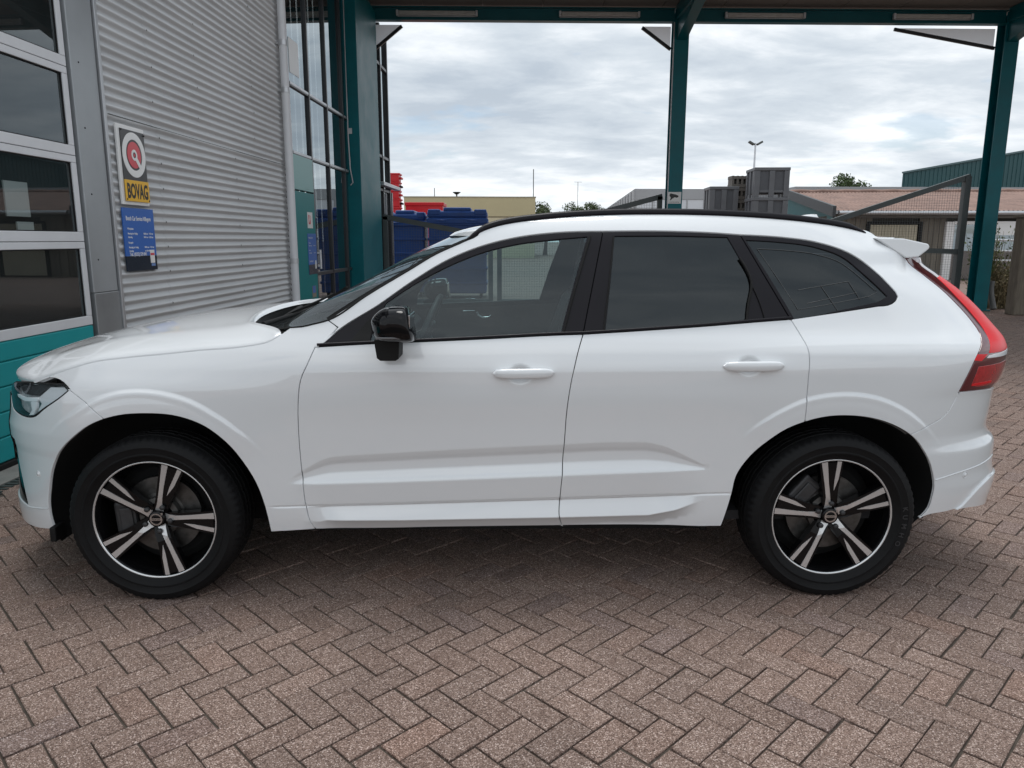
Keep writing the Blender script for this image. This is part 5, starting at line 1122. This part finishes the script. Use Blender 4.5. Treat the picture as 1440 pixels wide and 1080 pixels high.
# --- lamps
hl_ring = ring(cv(HL[:3], .02), HL[3:4], cv(HL[3:7], .02), cv(HL[6:10], .02), cv(HL[9:], .02))
hlamp = panel('headlight', hl_ring, M['lamp_dark'], car, .02, off=-.035, gap=-.004, flange=0)
panel('lamp_seal', hl_ring, M['seam'], hlamp, .02, off=-.0015, holes=[np.array(HL.mean(0)) + (hl_ring - HL.mean(0)) * (.955, .91)], gap=-.001, flange=.03)
panel('lens', hl_ring, M['lens'], hlamp, .02, off=-.0005, gap=.004, flange=.004)
def lamp_bit(name, px, m, off, parent): return panel(name, np.array(px), m, parent, .012, off=off, gap=0, flange=.012)
lamp_bit('light_guide', T['drl_arm'], M['drl'], -.004, hlamp); lamp_bit('light_guide', T['drl_stem'], M['drl'], -.004, hlamp)
lamp_bit('indicator_wing', T['drl_wing'], M['lamp_silver'], -.008, hlamp); lamp_bit('lamp_bezel', T['lamp_bezel'], M['caliper'], -.012, hlamp)
t_in = cv(T['tail_in']); 
t_out = cv([(tl_u(.885, .76), .878), (tl_u(.95, .80), .95), (tl_u(1.03, .82), 1.03), (tl_u(1.09, .83), 1.09), (tl_u(1.16, .84), 1.16), (tl_u(1.28, .85), 1.28), (tl_u(1.38, .85), 1.38), (tl_u(1.435, .85), 1.437)])
tl_ring = ring(t_in, cv(T['tail_bot'][:2]), [(2.2847, .879)], t_out)
tlamp = panel('tail_light', tl_ring, M['red_dark'], car, .018, off=.001, gap=.0025, flange=.02)
tm = T['tail_mid']
panel('bright_lens', ring(cv(tm), [(2.16, 1.0425)], [(tl_u(1.04, .80), 1.04)], cv([(tl_u(1.05, .805), 1.05), (tl_u(1.09, .785), 1.09), (tl_u(1.16, .75), 1.16), (tl_u(1.28, .71), 1.28), (tl_u(1.355, .67), 1.355)])), M['red_bright'], tlamp, .018, off=.0025, gap=.001, flange=.003)
panel('chrome_strip', ring(cv([(2.09, 1.026), (2.1679, 1.0235), (tl_u(1.02, .80), 1.0185)]), cv([(tl_u(1.02, .80), 1.0325), (2.1679, 1.0385), (2.11, 1.036)])), M['lamp_silver'], tlamp, .015, off=.003, gap=0, flange=.004)
panel('upper_lens', ring(cv([(2.028, 1.047), (2.005, 1.02)]), [(2.055, 1.015)], [(2.10, 1.043)]), M['red_bright'], tlamp, .015, off=.002, gap=.001, flange=.003)
panel('reflector', ring([(2.035, .995)], [(tl_u(1.0, .78), 1.0)], [(tl_u(.93, .77), .93)], [(tl_u(.9, .74), .9)], [(2.055, .905)], [(2.005, .915)]), M['red_mid'], tlamp, .015, off=.002, gap=.001, flange=.003)
panel('reflector_strip', ring([(2.01, .912)], [(2.16, .914)], [(2.16, .926)], [(2.013, .923)]), M['red_bright'], tlamp, .015, off=.003, gap=0, flange=.002)

# --- door handles
def handle(x, z, parent, L=.252):
    mb = MB(); n = 18; prof = 12; V = []
    X0 = S(np.array([x]), np.array([z]))[0]
    for i in range(n + 1):
        t = i / n * 2 - 1; r = max(1 - abs(t)**5, 0)**.5
        xx = x + t * L / 2; yb = S(np.array([x + t * L / 2 * .9]), np.array([z + .05]))[0][1]
        h = .0205 * r + .0006; d = .013 * r + .0006; tilt = (xx - x) * .012
        for k in range(prof):
            a = 2 * PI * k / prof; ca, sa = math.cos(a), math.sin(a)
            sx = abs(ca)**.6 * (1 if ca > 0 else -1); sz = abs(sa)**.6 * (1 if sa > 0 else -1)
            V.append((xx, yb - .030 + .012 * t * t + d * sx, z + h * sz + tilt))
    F = [(i * prof + k, i * prof + (k + 1) % prof, (i + 1) * prof + (k + 1) % prof, (i + 1) * prof + k) for i in range(n) for k in range(prof)]
    o = mesh_obj('door_handle', V, F + [tuple(range(prof)), tuple(range(n * prof, n * prof + prof))[::-1]], M['paint'], parent, smooth=True)
    for s_ in (-.098, .098):
        q = MB(); q.box(x + s_ - .02, x + s_ + .02, X0[1] - .025, X0[1] + .02, z - .014, z + .014, bev=.008); q.build('handle_foot', M['paint'], parent)
handle(.115, .980, fd); handle(1.053, 1.009, rd)

# --- side mirror
mir = empty('side_mirror'); mir.parent = car
def mirror_shell():
    V = []; F = []; n, k = 20, 28
    for i in range(n + 1):
        v = i / n * 2 - 1                                   # along x: forward (-) cap round, rear (+) flat
        for j in range(k):
            a = 2 * PI * j / k; ca, sa = math.cos(a), math.sin(a)
            r = (1 - abs(min(v, 0))**2.4)**.55 if v < 0 else 1 - .10 * v**6
            sy = abs(ca)**.62 * (1 if ca > 0 else -1); sz = abs(sa)**.62 * (1 if sa > 0 else -1)
            zt = .068 + .006 * v - .018 * max(-v, 0)**2; zb = .066
            yt = .115
            z = 1.192 + (zt if sz > 0 else zb) * sz * r; y = -1.045 + yt * sy * r - .02 * v
            V.append((-.402 + .080 * v + .012 * sz * (v > 0) * -1, y, z + .10 * (-(y + 1.045)) * .25))
    for i in range(n): F += [(i * k + j, i * k + (j + 1) % k, (i + 1) * k + (j + 1) % k, (i + 1) * k + j) for j in range(k)]
    F += [tuple(range(n * k, n * k + k))]
    return V, F
v_, f_ = mirror_shell(); mesh_obj('mirror_housing', v_, f_, M['gloss_black'], mir, smooth=True)
mb = MB(); mb.prism([(-.472, 1.128), (-.374, 1.128), (-.378, 1.055), (-.39, 1.047), (-.450, 1.047), (-.463, 1.058)], -1.03, -.905); mb.build('mirror_foot', M['plastic'], mir)
mb = MB(); mb.box(-.445, -.335, -1.158, -1.146, 1.148, 1.156, bev=.003); mb.build('turn_signal', mat('smoked_lens', (.10, .10, .105), .1, coat=1.), mir)
mb = MB(); mb.box(-.3245, -.3195, -1.13, -.96, 1.145, 1.235, bev=.002); mb.build('mirror_glass', M['chrome'], mir)
panel('mirror_triangle', np.array([(-.60, 1.10), (-.512, 1.0985), (-.497, 1.20), (-.52, 1.196)]), M['plastic'], mir, .03, off=.0005, flange=.004)

# --- hood, windshield, roof (span the whole width)
hl3 = S(*cv(T['hood_line'], .02).T); nz = np.linspace(-1.9572, um(.918), 60); 
nose3 = S(nz, np.linspace(.9213, .918, 60))
hb = np.vstack([hl3, nose3[1:]])                                     # cowl corner -> nose centre
hx = hb[:, 0]; order = np.argsort(hx); hx, hy, hz = hb[order, 0], -hb[order, 1], hb[order, 2]
HC = np.array([(-2.281, .918), (-2.24, .945), (-2.17, .985), (-2.05, 1.026), (-1.9, 1.066), (-1.72, 1.106), (-1.47, 1.143), (-1.25, 1.164), (-1.04, 1.180), (-.85, 1.187)])
xs_ = -2.2795 + (2.2795 - .885) * (1 - np.cos(np.linspace(0, 1, 90) * PI / 2)) ** 1.15
bt = np.concatenate([np.linspace(-PI / 2, PI / 2, 61)])
P = []
for i, x in enumerate(xs_):
    ye = np.interp(x, hx, hy) - .0025; ze = np.interp(x, hx, hz) + .001; zc = max(float(pchip(HC[:, 0], HC[:, 1], [x])[0]), ze + .0005)
    s_ = i / (len(xs_) - 1)
    t = np.sign(np.sin(bt)) * np.abs(np.sin(bt))**(2 / 2.3); prof = np.abs(np.cos(bt))**(2 / 2.0)
    xr = x - (.10 + .16 * (1 - np.abs(t)**2.5)) * s_**7 * (np.abs(t) < .995) * sstep(0, .25, 1 - np.abs(t))
    rise = np.maximum(pchip(HC[:, 0], HC[:, 1], xr), ze + .0005) - ze
    z = ze + rise * (.80 * prof + .20 * (1 - t**2))
    # raised bonnet edges and the slight hollow between them
    z = z + .009 * np.exp(-((np.abs(t) - .80) / .09)**2) * sstep(-2.25, -1.9, np.array(x)) * (1 - .8 * s_**3)
    row = np.stack([xr, ye * t, z], 1)
    lip0 = row[0] + (0, .006, -.016); lip1 = row[-1] + (0, -.006, -.016)
    P.append(np.vstack([lip0, row, lip1]))
P = np.array(P)
last = P[-1] + (0.012, 0, -.02); P = np.concatenate([P, last[None]])
hood = grid_obj('hood', P, M['paint'], car, flip=True)

def curve3(pts, n):
    p = np.asarray(pts, float); d = np.r_[0, np.cumsum(np.linalg.norm(np.diff(p, axis=0), axis=1))]
    s_ = np.linspace(0, d[-1], n); return np.stack([pchip(d, p[:, k], s_) for k in range(3)], 1)
hc = T['hood_cowl']; sidec = np.vstack([S(*hc[3:].T), S(*T['pillar_up'][1:].T)]); sidec[:, 2] += .001
N_ = 40
sc_ = curve3(sidec, N_)
cen_ = curve3([(-1.13, 0, 1.075), (-.911, 0, 1.188), (-.772, 0, 1.256), (-.597, 0, 1.346), (-.417, 0, 1.444), (-.235, 0, 1.527)], N_)
tt = np.linspace(-1, 1, 33)
def bow(sc, cn, k=2.0):
    P = np.zeros((len(sc), len(tt), 3)); w_ = np.abs(tt)**k
    P[:, :, 0] = cn[:, None, 0] + (sc[:, None, 0] - cn[:, None, 0]) * w_
    P[:, :, 2] = cn[:, None, 2] + (sc[:, None, 2] - cn[:, None, 2]) * w_
    P[:, :, 1] = -sc[:, None, 1] * tt; return P
ws = bow(sc_, cen_); wsh = grid_obj('windshield', ws, M['windshield'], car, flip=True)
edge = MB()
for s_ in (0, -1):
    edge.tube(ws[:, s_] + (0, 0, -.002), .004, 6)
edge.tube(ws[0] + (0, 0, -.002), .004, 6); edge.build('windshield_seal', M['seam'], wsh)
# cowl panel with wipers behind the hood
hb_row = P[-2][1:-1]; ii = np.round(np.linspace(0, len(hb_row) - 1, 33)).astype(int); hb33 = hb_row[ii]
if hb33[0, 1] > 0: hb33 = hb33[::-1]
wrow = ws[0] if ws[0, 0, 1] < 0 else ws[0][::-1]
cow = np.array([hb33 + (0, 0, -.03), (hb33 + wrow) / 2 + (0, 0, -.035), wrow + (0, 0, -.012)])
cowl = grid_obj('cowl', cow, M['plastic'], car)
for y0, y1 in ((-.45, -.62), (.25, -.15)):
    mb = MB(); k0 = int((y0 + .8) / 1.6 * 32); k1 = int((y1 + .8) / 1.6 * 32)
    mb.tube([cow[1, k0] + (0, 0, .045), ws[3, 32 - k0] + (-.01, 0, .02), ws[11, 32 - k1] + (-.012, 0, .018)], [.012, .008, .006], 8)
    a_, b_ = ws[3, min(32, 32 - k1 + 4)], ws[15, max(0, 32 - k1 - 1)]; mb.bar(Vector(a_) + Vector((-.01, 0, .014)), Vector(b_) + Vector((-.01, 0, .014)), .012, .014)
    mb.build('wiper', M['plastic'], car)
# roof
rl3 = S(*cv(T['rail'], .02).T); rl3 = np.vstack([ws[-1][0 if ws[-1][0, 1] < 0 else -1][None], rl3[rl3[:, 0] > -.07], S(*T['spoil'][:1].T)])
re_ = curve3(rl3, 60); re_[:, 2] -= .006
RC = np.array([(-.235, 1.527), (-.163, 1.545), (-.064, 1.573), (.023, 1.590), (.3, 1.624), (.6, 1.637), (1.0, 1.635), (1.5, 1.608), (1.78, 1.572)])
xc_ = np.linspace(-.235, 1.76, 60); xc_ = -.235 + (re_[:, 0] - re_[0, 0]) / (re_[-1, 0] - re_[0, 0]) * 1.995
rc_ = np.stack([xc_, 0 * xc_, np.maximum(pchip(RC[:, 0], RC[:, 1], xc_), re_[:, 2] + .002)], 1)
rf = bow(re_, rc_, 2.6); roof = grid_obj('roof', rf, M['paint'], car, flip=True)
grid_obj('headliner', rf * (1, .97, 1) - (0, 0, .03), M['headliner'], car)
# roof rails
rr_ = S(*cv(T['rail'], .03).T); n_ = len(rr_)
def rail(sgn):
    mb = MB(); V = []; q = 8
    for i, p in enumerate(rr_):
        e_ = min(1, min(i, n_ - 1 - i) / 3.0); w_, h_ = .017, .006 + .012 * e_
        for k in range(q):
            a = 2 * PI * k / q + PI / 8; V.append((p[0], (p[1] + .012 + w_ * math.cos(a) * 1.08), p[2] + h_ * .55 + h_ * math.sin(a) * 1.08 - .004))
    F = [(i * q + k, i * q + (k + 1) % q, (i + 1) * q + (k + 1) % q, (i + 1) * q + k) for i in range(n_ - 1) for k in range(q)] + [tuple(range(q)), tuple(range((n_ - 1) * q, n_ * q))[::-1]]
    return mesh_obj('roof_rail', V, F, M['trim_black'], car, smooth=True)
rail_o = rail(1)
# spoiler, aerial fin
sp = [(1.672, 1.524), (1.80, 1.521), (1.910, 1.498), (1.917, 1.487), (1.915, 1.476), (1.871, 1.440), (1.816, 1.436), (1.745, 1.477)]
ys_ = np.linspace(-1, 1, 25); P = []
for t in ys_:
    k = 1 - abs(t)**2.2; yy = .600 * t
    P.append([(x + .02 * k * (x - 1.69) / .22, yy * (1 if abs(t) < 1 else 1), z + .016 * k * (1 if z > 1.47 else .4)) for x, z in sp] )
P = np.array(P); P = np.concatenate([P, P[:, :1]], 1)
V = P[:, :-1].reshape(-1, 3); k = len(sp); nR = len(P)
F = [(i * k + j, i * k + (j + 1) % k, (i + 1) * k + (j + 1) % k, (i + 1) * k + j) for i in range(nR - 1) for j in range(k)] + [tuple(range(k))[::-1], tuple(range((nR - 1) * k, nR * k))]
sp_o = MB(); sp_o.add(V, F); so = sp_o.build('rear_spoiler', M['paint'], car)
bv = so.modifiers.new('bevel', 'BEVEL'); bv.width = .006; bv.segments = 3; bv.limit_method = 'ANGLE'; bv.angle_limit = math.radians(30)
mb = MB(); V = []
for i in range(9):
    t = i / 8; x = 1.46 + .19 * t; h = .062 * math.sin(min(t * 1.15, 1) * PI / 2) * (1 if t < .95 else .35); w_ = .038 * (1 - .6 * t)
    for a in range(7):
        b = PI * a / 6; V.append((x + .03 * math.sin(b) * t, w_ * math.cos(b), 1.600 + h * math.sin(b) ** .7 - .02 * t + .0))
F = [(i * 7 + j, i * 7 + j + 1, (i + 1) * 7 + j + 1, (i + 1) * 7 + j) for i in range(8) for j in range(6)]
mb.add(V, F + [tuple(range(7)), tuple(range(56, 63))], True); mb.build('aerial_fin', M['paint'], car)

# --- black strips that paint in the shade behind the shut lines
sl = MB()
def seam(c, w_=.014, d=.016):
    c = np.asarray(c); X = S(c[:, 0], c[:, 1]); N = Nrm(c[:, 0], c[:, 1]); t = np.gradient(X, axis=0); t /= np.maximum(np.linalg.norm(t, axis=1, keepdims=True), 1e-9); b = np.cross(N, t)
    V = np.concatenate([X - N * d - b * w_, X - N * d + b * w_]); n = len(c)
    sl.add(V, [(i, i + 1, n + i + 1, n + i) for i in range(n - 1)])
for c in (fdf, bl_lo, bl_up, cl_lo, cl_up, cv(T['hood_line']), cv(T['fend_bump']), cv(T['quarter_bump']), cv(T['pillar_seam']), cv(T['tail_in']), belt_f, belt_r, belt_q, top_f, top_r, top_q, cv(T['spoil']), rail_low, cv([T['f_door_front'][0], (-.69, 1.113), T['pillar_seam'][-1]])):
    seam(c, .018 if c is rail_low else .014)
gap_strips = sl.build('gap_shade_strip', M['seam'], car, fix=False)

# --- inside
for poly, par in ((ring(fdf, cv(sb[2:7], .05), bl_lo[::-1], belt_f[::-1]), fd), (ring(bl_lo, cv(sb[6:]), arch_r[:iC + 1], cl_lo[::-1], belt_r[::-1]), rd)):
    panel('door_card', poly, M['interior'], par, .05, off=-.05, gap=-.01, flange=0)
panel('side_trim', quarter, M['headliner'], side, .05, off=-.03, gap=-.008, flange=0)
# chrome pull on the door card (shows through the glass on the far side)
mb = MB(); y0 = -.80
mb.box(-.215, -.135, y0 - .004, y0 + .012, 1.054, 1.076, bev=.004); mb.tube([(-.125, y0 + .01, 1.066), (-.118, y0 + .015, 1.045), (-.09, y0 + .018, 1.03), (-.05, y0 + .015, 1.032), (-.035, y0 + .01, 1.045)], .008, 8)
mb.build('door_pull', M['chrome'], fd)
for o in (fd, rd, side, fender, hlamp, tlamp, mir, rail_o, gap_strips): mirror(o)

def seat(x, y, rear=False):
    s_ = empty('seat'); s_.parent = car
    hw = .26 if not rear else .30
    mb = MB(); mb.box(x - .50, x + .02, y - hw, y + hw, .52, .66, bev=.05); mb.build('seat_cushion', M['leather'], s_)
    Mr = Matrix.Translation((x, y, .60)) @ Matrix.Rotation(math.radians(20), 4, 'Y')
    mb = MB(); mb.box(-.06, .07, -hw + .01, hw - .01, 0, .66, Mr, bev=.055); mb.build('backrest', M['leather'], s_)
    mb = MB(); mb.box(-.045, .055, -.14, .14, .70, .90, Mr, bev=.045); mb.bar(Mr @ Vector((0, -.07, .6)), Mr @ Vector((0, -.07, .75)), .014, .014); mb.bar(Mr @ Vector((0, .07, .6)), Mr @ Vector((0, .07, .75)), .014, .014)
    mb.build('headrest', M['leather'], s_)
seat(.21, -.38); seat(.24, .38); seat(1.12, -.36, True); seat(1.12, .36, True)
mb = MB(); mb.prism([(-.98, .75), (-.98, 1.09), (-.80, 1.125), (-.55, 1.10), (-.47, 1.03), (-.50, .75)], -.76, .76); mb.build('dashboard', M['interior'], car)
Mr = Matrix.Translation((-.335, -.37, 1.085)) @ Matrix.Rotation(math.radians(-66), 4, 'Y')
V = []; F = []
for i in range(40):
    a = 2 * PI * i / 40
    for j in range(8):
        b = 2 * PI * j / 8; r = .178 + .015 * math.cos(b); V.append(Mr @ Vector((r * math.cos(a), r * math.sin(a), .015 * math.sin(b))))
for i in range(40): F += [(i * 8 + j, i * 8 + (j + 1) % 8, ((i + 1) % 40) * 8 + (j + 1) % 8, ((i + 1) % 40) * 8 + j) for j in range(8)]
mb = MB(); mb.add(V, F, True); mb.box(-.06, .06, -.05, .05, -.03, .01, Mr, bev=.015); mb.box(-.17, .17, -.015, .015, -.012, .004, Mr); mb.bar(Mr @ Vector((0, 0, -.02)), (-.60, -.37, .95), .06, .06)
mb.build('steering_wheel', M['leather'], car)
mb = MB(); mb.box(-1.0, 1.9, -.80, .80, .30, .34); mb.box(-.5, .2, -.12, .12, .34, .80, bev=.03); mb.build('cabin_floor', M['interior'], car)
mb = MB(); mb.box(-.235, -.205, -.10, .10, 1.415, 1.475, bev=.012); mb.bar((-.225, 0, 1.46), (-.28, 0, 1.51), .02, .02); mb.build('rear_view_mirror', M['interior'], car)
# far-side wheel housings, belly and bulkheads keep the light out underneath
mb = MB(); mb.box(-2.12, -1.93, -.62, .62, .27, .80); mb.box(-.955, .95, -.74, .74, .235, .30); mb.box(-2.0, 1.95, -.56, .56, .22, .30); mb.box(1.90, 2.2, -.60, .60, .36, .80); mb.box(-1.0, -.96, -.80, .80, .28, .98)
mb.build('underbody', M['liner'], car)
def liner(curve, name, yd=.36):
    X = S(curve[:, 0], curve[:, 1]); n = len(X); rows = []
    for k, (dy, sc) in enumerate(((.004, 1.0), (.03, 1.012), (yd, 1.012), (yd, .2))):
        q = X.copy(); q[:, 1] += dy; 
        c = np.array([curve[:, 0].mean(), 0, .36]); q[:, 0] = c[0] + (q[:, 0] - c[0]) * sc; q[:, 2] = c[2] + (q[:, 2] - c[2]) * sc
        if dy == yd: q[:, 1] = -.93 + yd
        rows.append(q)
    return grid_obj(name, np.array(rows), M['liner'], car)
af = np.vstack([(-1.905, .215), (-1.915, .25), arch_f]); 
for c in (af, np.vstack([arch_r, (1.80, .30)])): mirror(liner(c, 'wheel_arch_liner'))
mb = MB(); mb.box(-1.912, -1.885, -.87, -.79, .235, .30, bev=.006); mirror(mb.build('mud_flap', M['plastic'], car))
mb = MB(); mb.box(.90, .93, -.82, -.70, .255, .31, bev=.005); mirror(mb.build('air_deflector', M['plastic'], car))

# --- wheels
def polar_prism(mb, pts, depth, y_of, rot):
    V = []
    for r, d in pts:
        a = math.radians(d) + rot; V.append((r * math.cos(a), y_of(r), r * math.sin(a)))
    n = len(V); V += [(x, y + depth, z) for x, y, z in V]
    mb.add(V, [tuple(range(n))] + [(i, i + n, (i + 1) % n + n, (i + 1) % n) for i in range(n)])
def xy_prism(mb, pts, depth, y_of, rot, lift=0):
    polar_prism(mb, [(math.hypot(x, z), math.degrees(math.atan2(z, x))) for x, z in pts], depth, lambda r: y_of(r) - lift, rot)
yface = lambda r: -.094 + .020 * (1 - min(r / .25, 1))**1.2 + .012 * max(0, (.088 - r) / .054)
M['cap_ring'] = mat('cap_silver', (.55, .55, .55), .25, metal=1.)
def make_wheel(phase, cal_deg, lettering):
    w = empty('wheel')
    # tyre
    prof = [(.250, -.090), (.2575, -.0995), (.266, -.105), (.285, -.1135), (.2875, -.1165), (.292, -.1165), (.2945, -.1145), (.318, -.1175), (.321, -.119), (.323, -.1172), (.338, -.113), (.349, -.104), (.3555, -.094), (.3595, -.083),
            (.3615, -.066), (.355, -.065), (.355, -.056), (.362, -.055), (.362, -.023), (.355, -.022), (.355, -.012), (.362, -.011), (.362, .011), (.355, .012), (.355, .022), (.362, .023), (.362, .055), (.355, .056), (.355, .065), (.3615, .066), (.357, .09), (.345, .108), (.30, .117), (.25, .09)]
    n = 216; V = []; F = []; k = len(prof)
    for i in range(n):
        a = 2 * PI * i / n
        for q, (r, t) in enumerate(prof):
            if i % 3 == 0 and r > .346 and abs(t) > .066: r -= .0055 if r > .352 else .0035
            if i % 3 == 1 and r > .36 and abs(t) < .05 and (i // 3) % 2: r -= .004
            z = r * math.sin(a); 
            if z < -.351: z = -.351 - (z + .351) * .02
            V.append((r * math.cos(a), t + .012 * math.copysign(1, t) * max(0, -.30 - z) / .06 * (r > .28 and r < .35), z))
    for i in range(n):
        j = (i + 1) % n; F += [(i * k + q, j * k + q, j * k + q + 1, i * k + q + 1) for q in range(k - 1)]
    mb = MB(); mb.add(V, F, True); tyre = mb.build('tyre', M['rubber'], w)
    md = tyre.modifiers.new('es', 'EDGE_SPLIT'); md.split_angle = math.radians(38)
    if lettering:
        for s_, th in zip('KUMHO', (8.0, 1.2, -6.4, -14.0, -21.5)):
            a = math.radians(th); c, s2 = math.cos(a), math.sin(a); r = .2955
            m4 = Matrix(((s2, c, 0, r * c), (0, 0, -1, -.1168), (-c, s2, 0, r * s2), (0, 0, 0, 1)))
            text_obj('tyre_letter', s_, .030, M['rubber_mark'], w, m4, 'CENTER', 1.0, .0006, .0006)
    # barrel and lip
    V, F = lathe([(.2507, -.096), (.243, -.085), (.236, -.05), (.228, 0), (.230, .06), (.250, .095)], 72)
    mb = MB(); mb.add(V, F, True); mb.build('rim', M['alloy_black'], w)
    V, F = lathe([(.2585, -.094), (.2580, -.0995), (.2565, -.1005), (.2530, -.1000), (.2505, -.0955)], 96)
    mb = MB(); mb.add(V, F, True); mb.build('rim_lip', M['alloy'], w)
    for i in range(5):
        rot = math.radians(phase + 72 * i)
        mb = MB()
        polar_prism(mb, [(.030, 40), (.06, 22), (.10, 11.5), (.15, 8.2), (.2, 6.4), (.248, 5.4), (.248, -18.4), (.2, -19.3), (.15, -20.5), (.105, -24), (.07, -35), (.04, -52), (.030, -60)], .034, lambda r: yface(r) + .002, rot)
        sp_ = mb.build('spoke', M['alloy_black'], w)
        mb = MB()
        xy_prism(mb, [(.034, .018), (.052, .0135), (.085, .0095), (.15, .0105), (.2475, .0150), (.2475, -.0105), (.15, -.0075), (.10, -.0085), (.072, -.010), (.034, -.018)], .004, yface, rot, .0012)
        r2 = math.radians(-14.2)
        mb2 = [(.2475, .0090), (.2475, -.0090), (.17, -.0080), (.116, .0030), (.155, .0075)]
        xy_prism(mb, mb2, .004, yface, rot + r2, .0012)
        f_ = mb.build('machined_face', M['alloy'], w)
        a = rot - math.radians(14); mb = MB(); V, F = lathe([(0, -.008), (.0075, -.008), (.0105, -.005), (.011, .006)], 12)
        mb.add([(x + .056 * math.cos(a), y - .078, z + .056 * math.sin(a)) for x, y, z in V], F, True)
        mb.build('wheel_bolt', M['caliper'], w)
    V, F = lathe([(0, -.0855), (.030, -.0850), (.0345, -.082), (.036, -.060)], 36); mb = MB(); mb.add(V, F, True); cap = mb.build('centre_cap', M['alloy_black'], w)
    V, F = lathe([(.0205, -.0850), (.0205, -.0868), (.0262, -.0868), (.0262, -.0850)], 36); mb = MB(); mb.add(V, F)
    mb.box(-.021, .021, -.0866, -.0852, -.0052, .0052)
    c4 = math.cos(PI / 4); mb.prism([(.0185, .0185), (.0235, .0235), (.019, .028), (.029, .029), (.028, .019)], -.0868, -.0852)
    mb.build('emblem', M['cap_ring'], w)
    text_obj('emblem_lettering', 'VOLVO', .0075, M['alloy_black'], w, Matrix(((1, 0, 0, 0), (0, 0, -1, -.0866), (0, 1, 0, -.0026), (0, 0, 0, 1))), 'CENTER', 1.3, .0004)
    # brake
    V, F = lathe([(.062, -.055), (.084, -.052), (.086, -.022), (.098, -.020), (.098, -.018), (.167, -.018), (.167, .006), (.05, .006)], 64); mb = MB(); mb.add(V, F, False); mb.build('brake_disc', M['brake'], w)
    mb = MB(); Mr = Matrix.Rotation(-math.radians(cal_deg), 4, 'Y'); mb.box(.098, .19, -.052, .03, -.075, .075, Mr, .012); mb.box(.11, .165, -.060, -.05, -.05, .05, Mr, .006); mb.build('brake_caliper', M['caliper'], w)
    V, F = lathe([(.0, .03), (.20, .03), (.23, .05), (.23, .09), (0, .09)], 32); mb = MB(); mb.add(V, F); mb.build('hub_shield', M['liner'], w)
    w.parent = car
    return w
wf = make_wheel(75.6, 184, False); wf.location = (-1.4325, -.826, .352)
wr = make_wheel(100.6, 140, True); wr.location = (1.4325, -.826, .352)
for q in (wf, wr):
    c = copy_tree(q, car); c.location.y = .826; c.scale = (1, -1, 1)
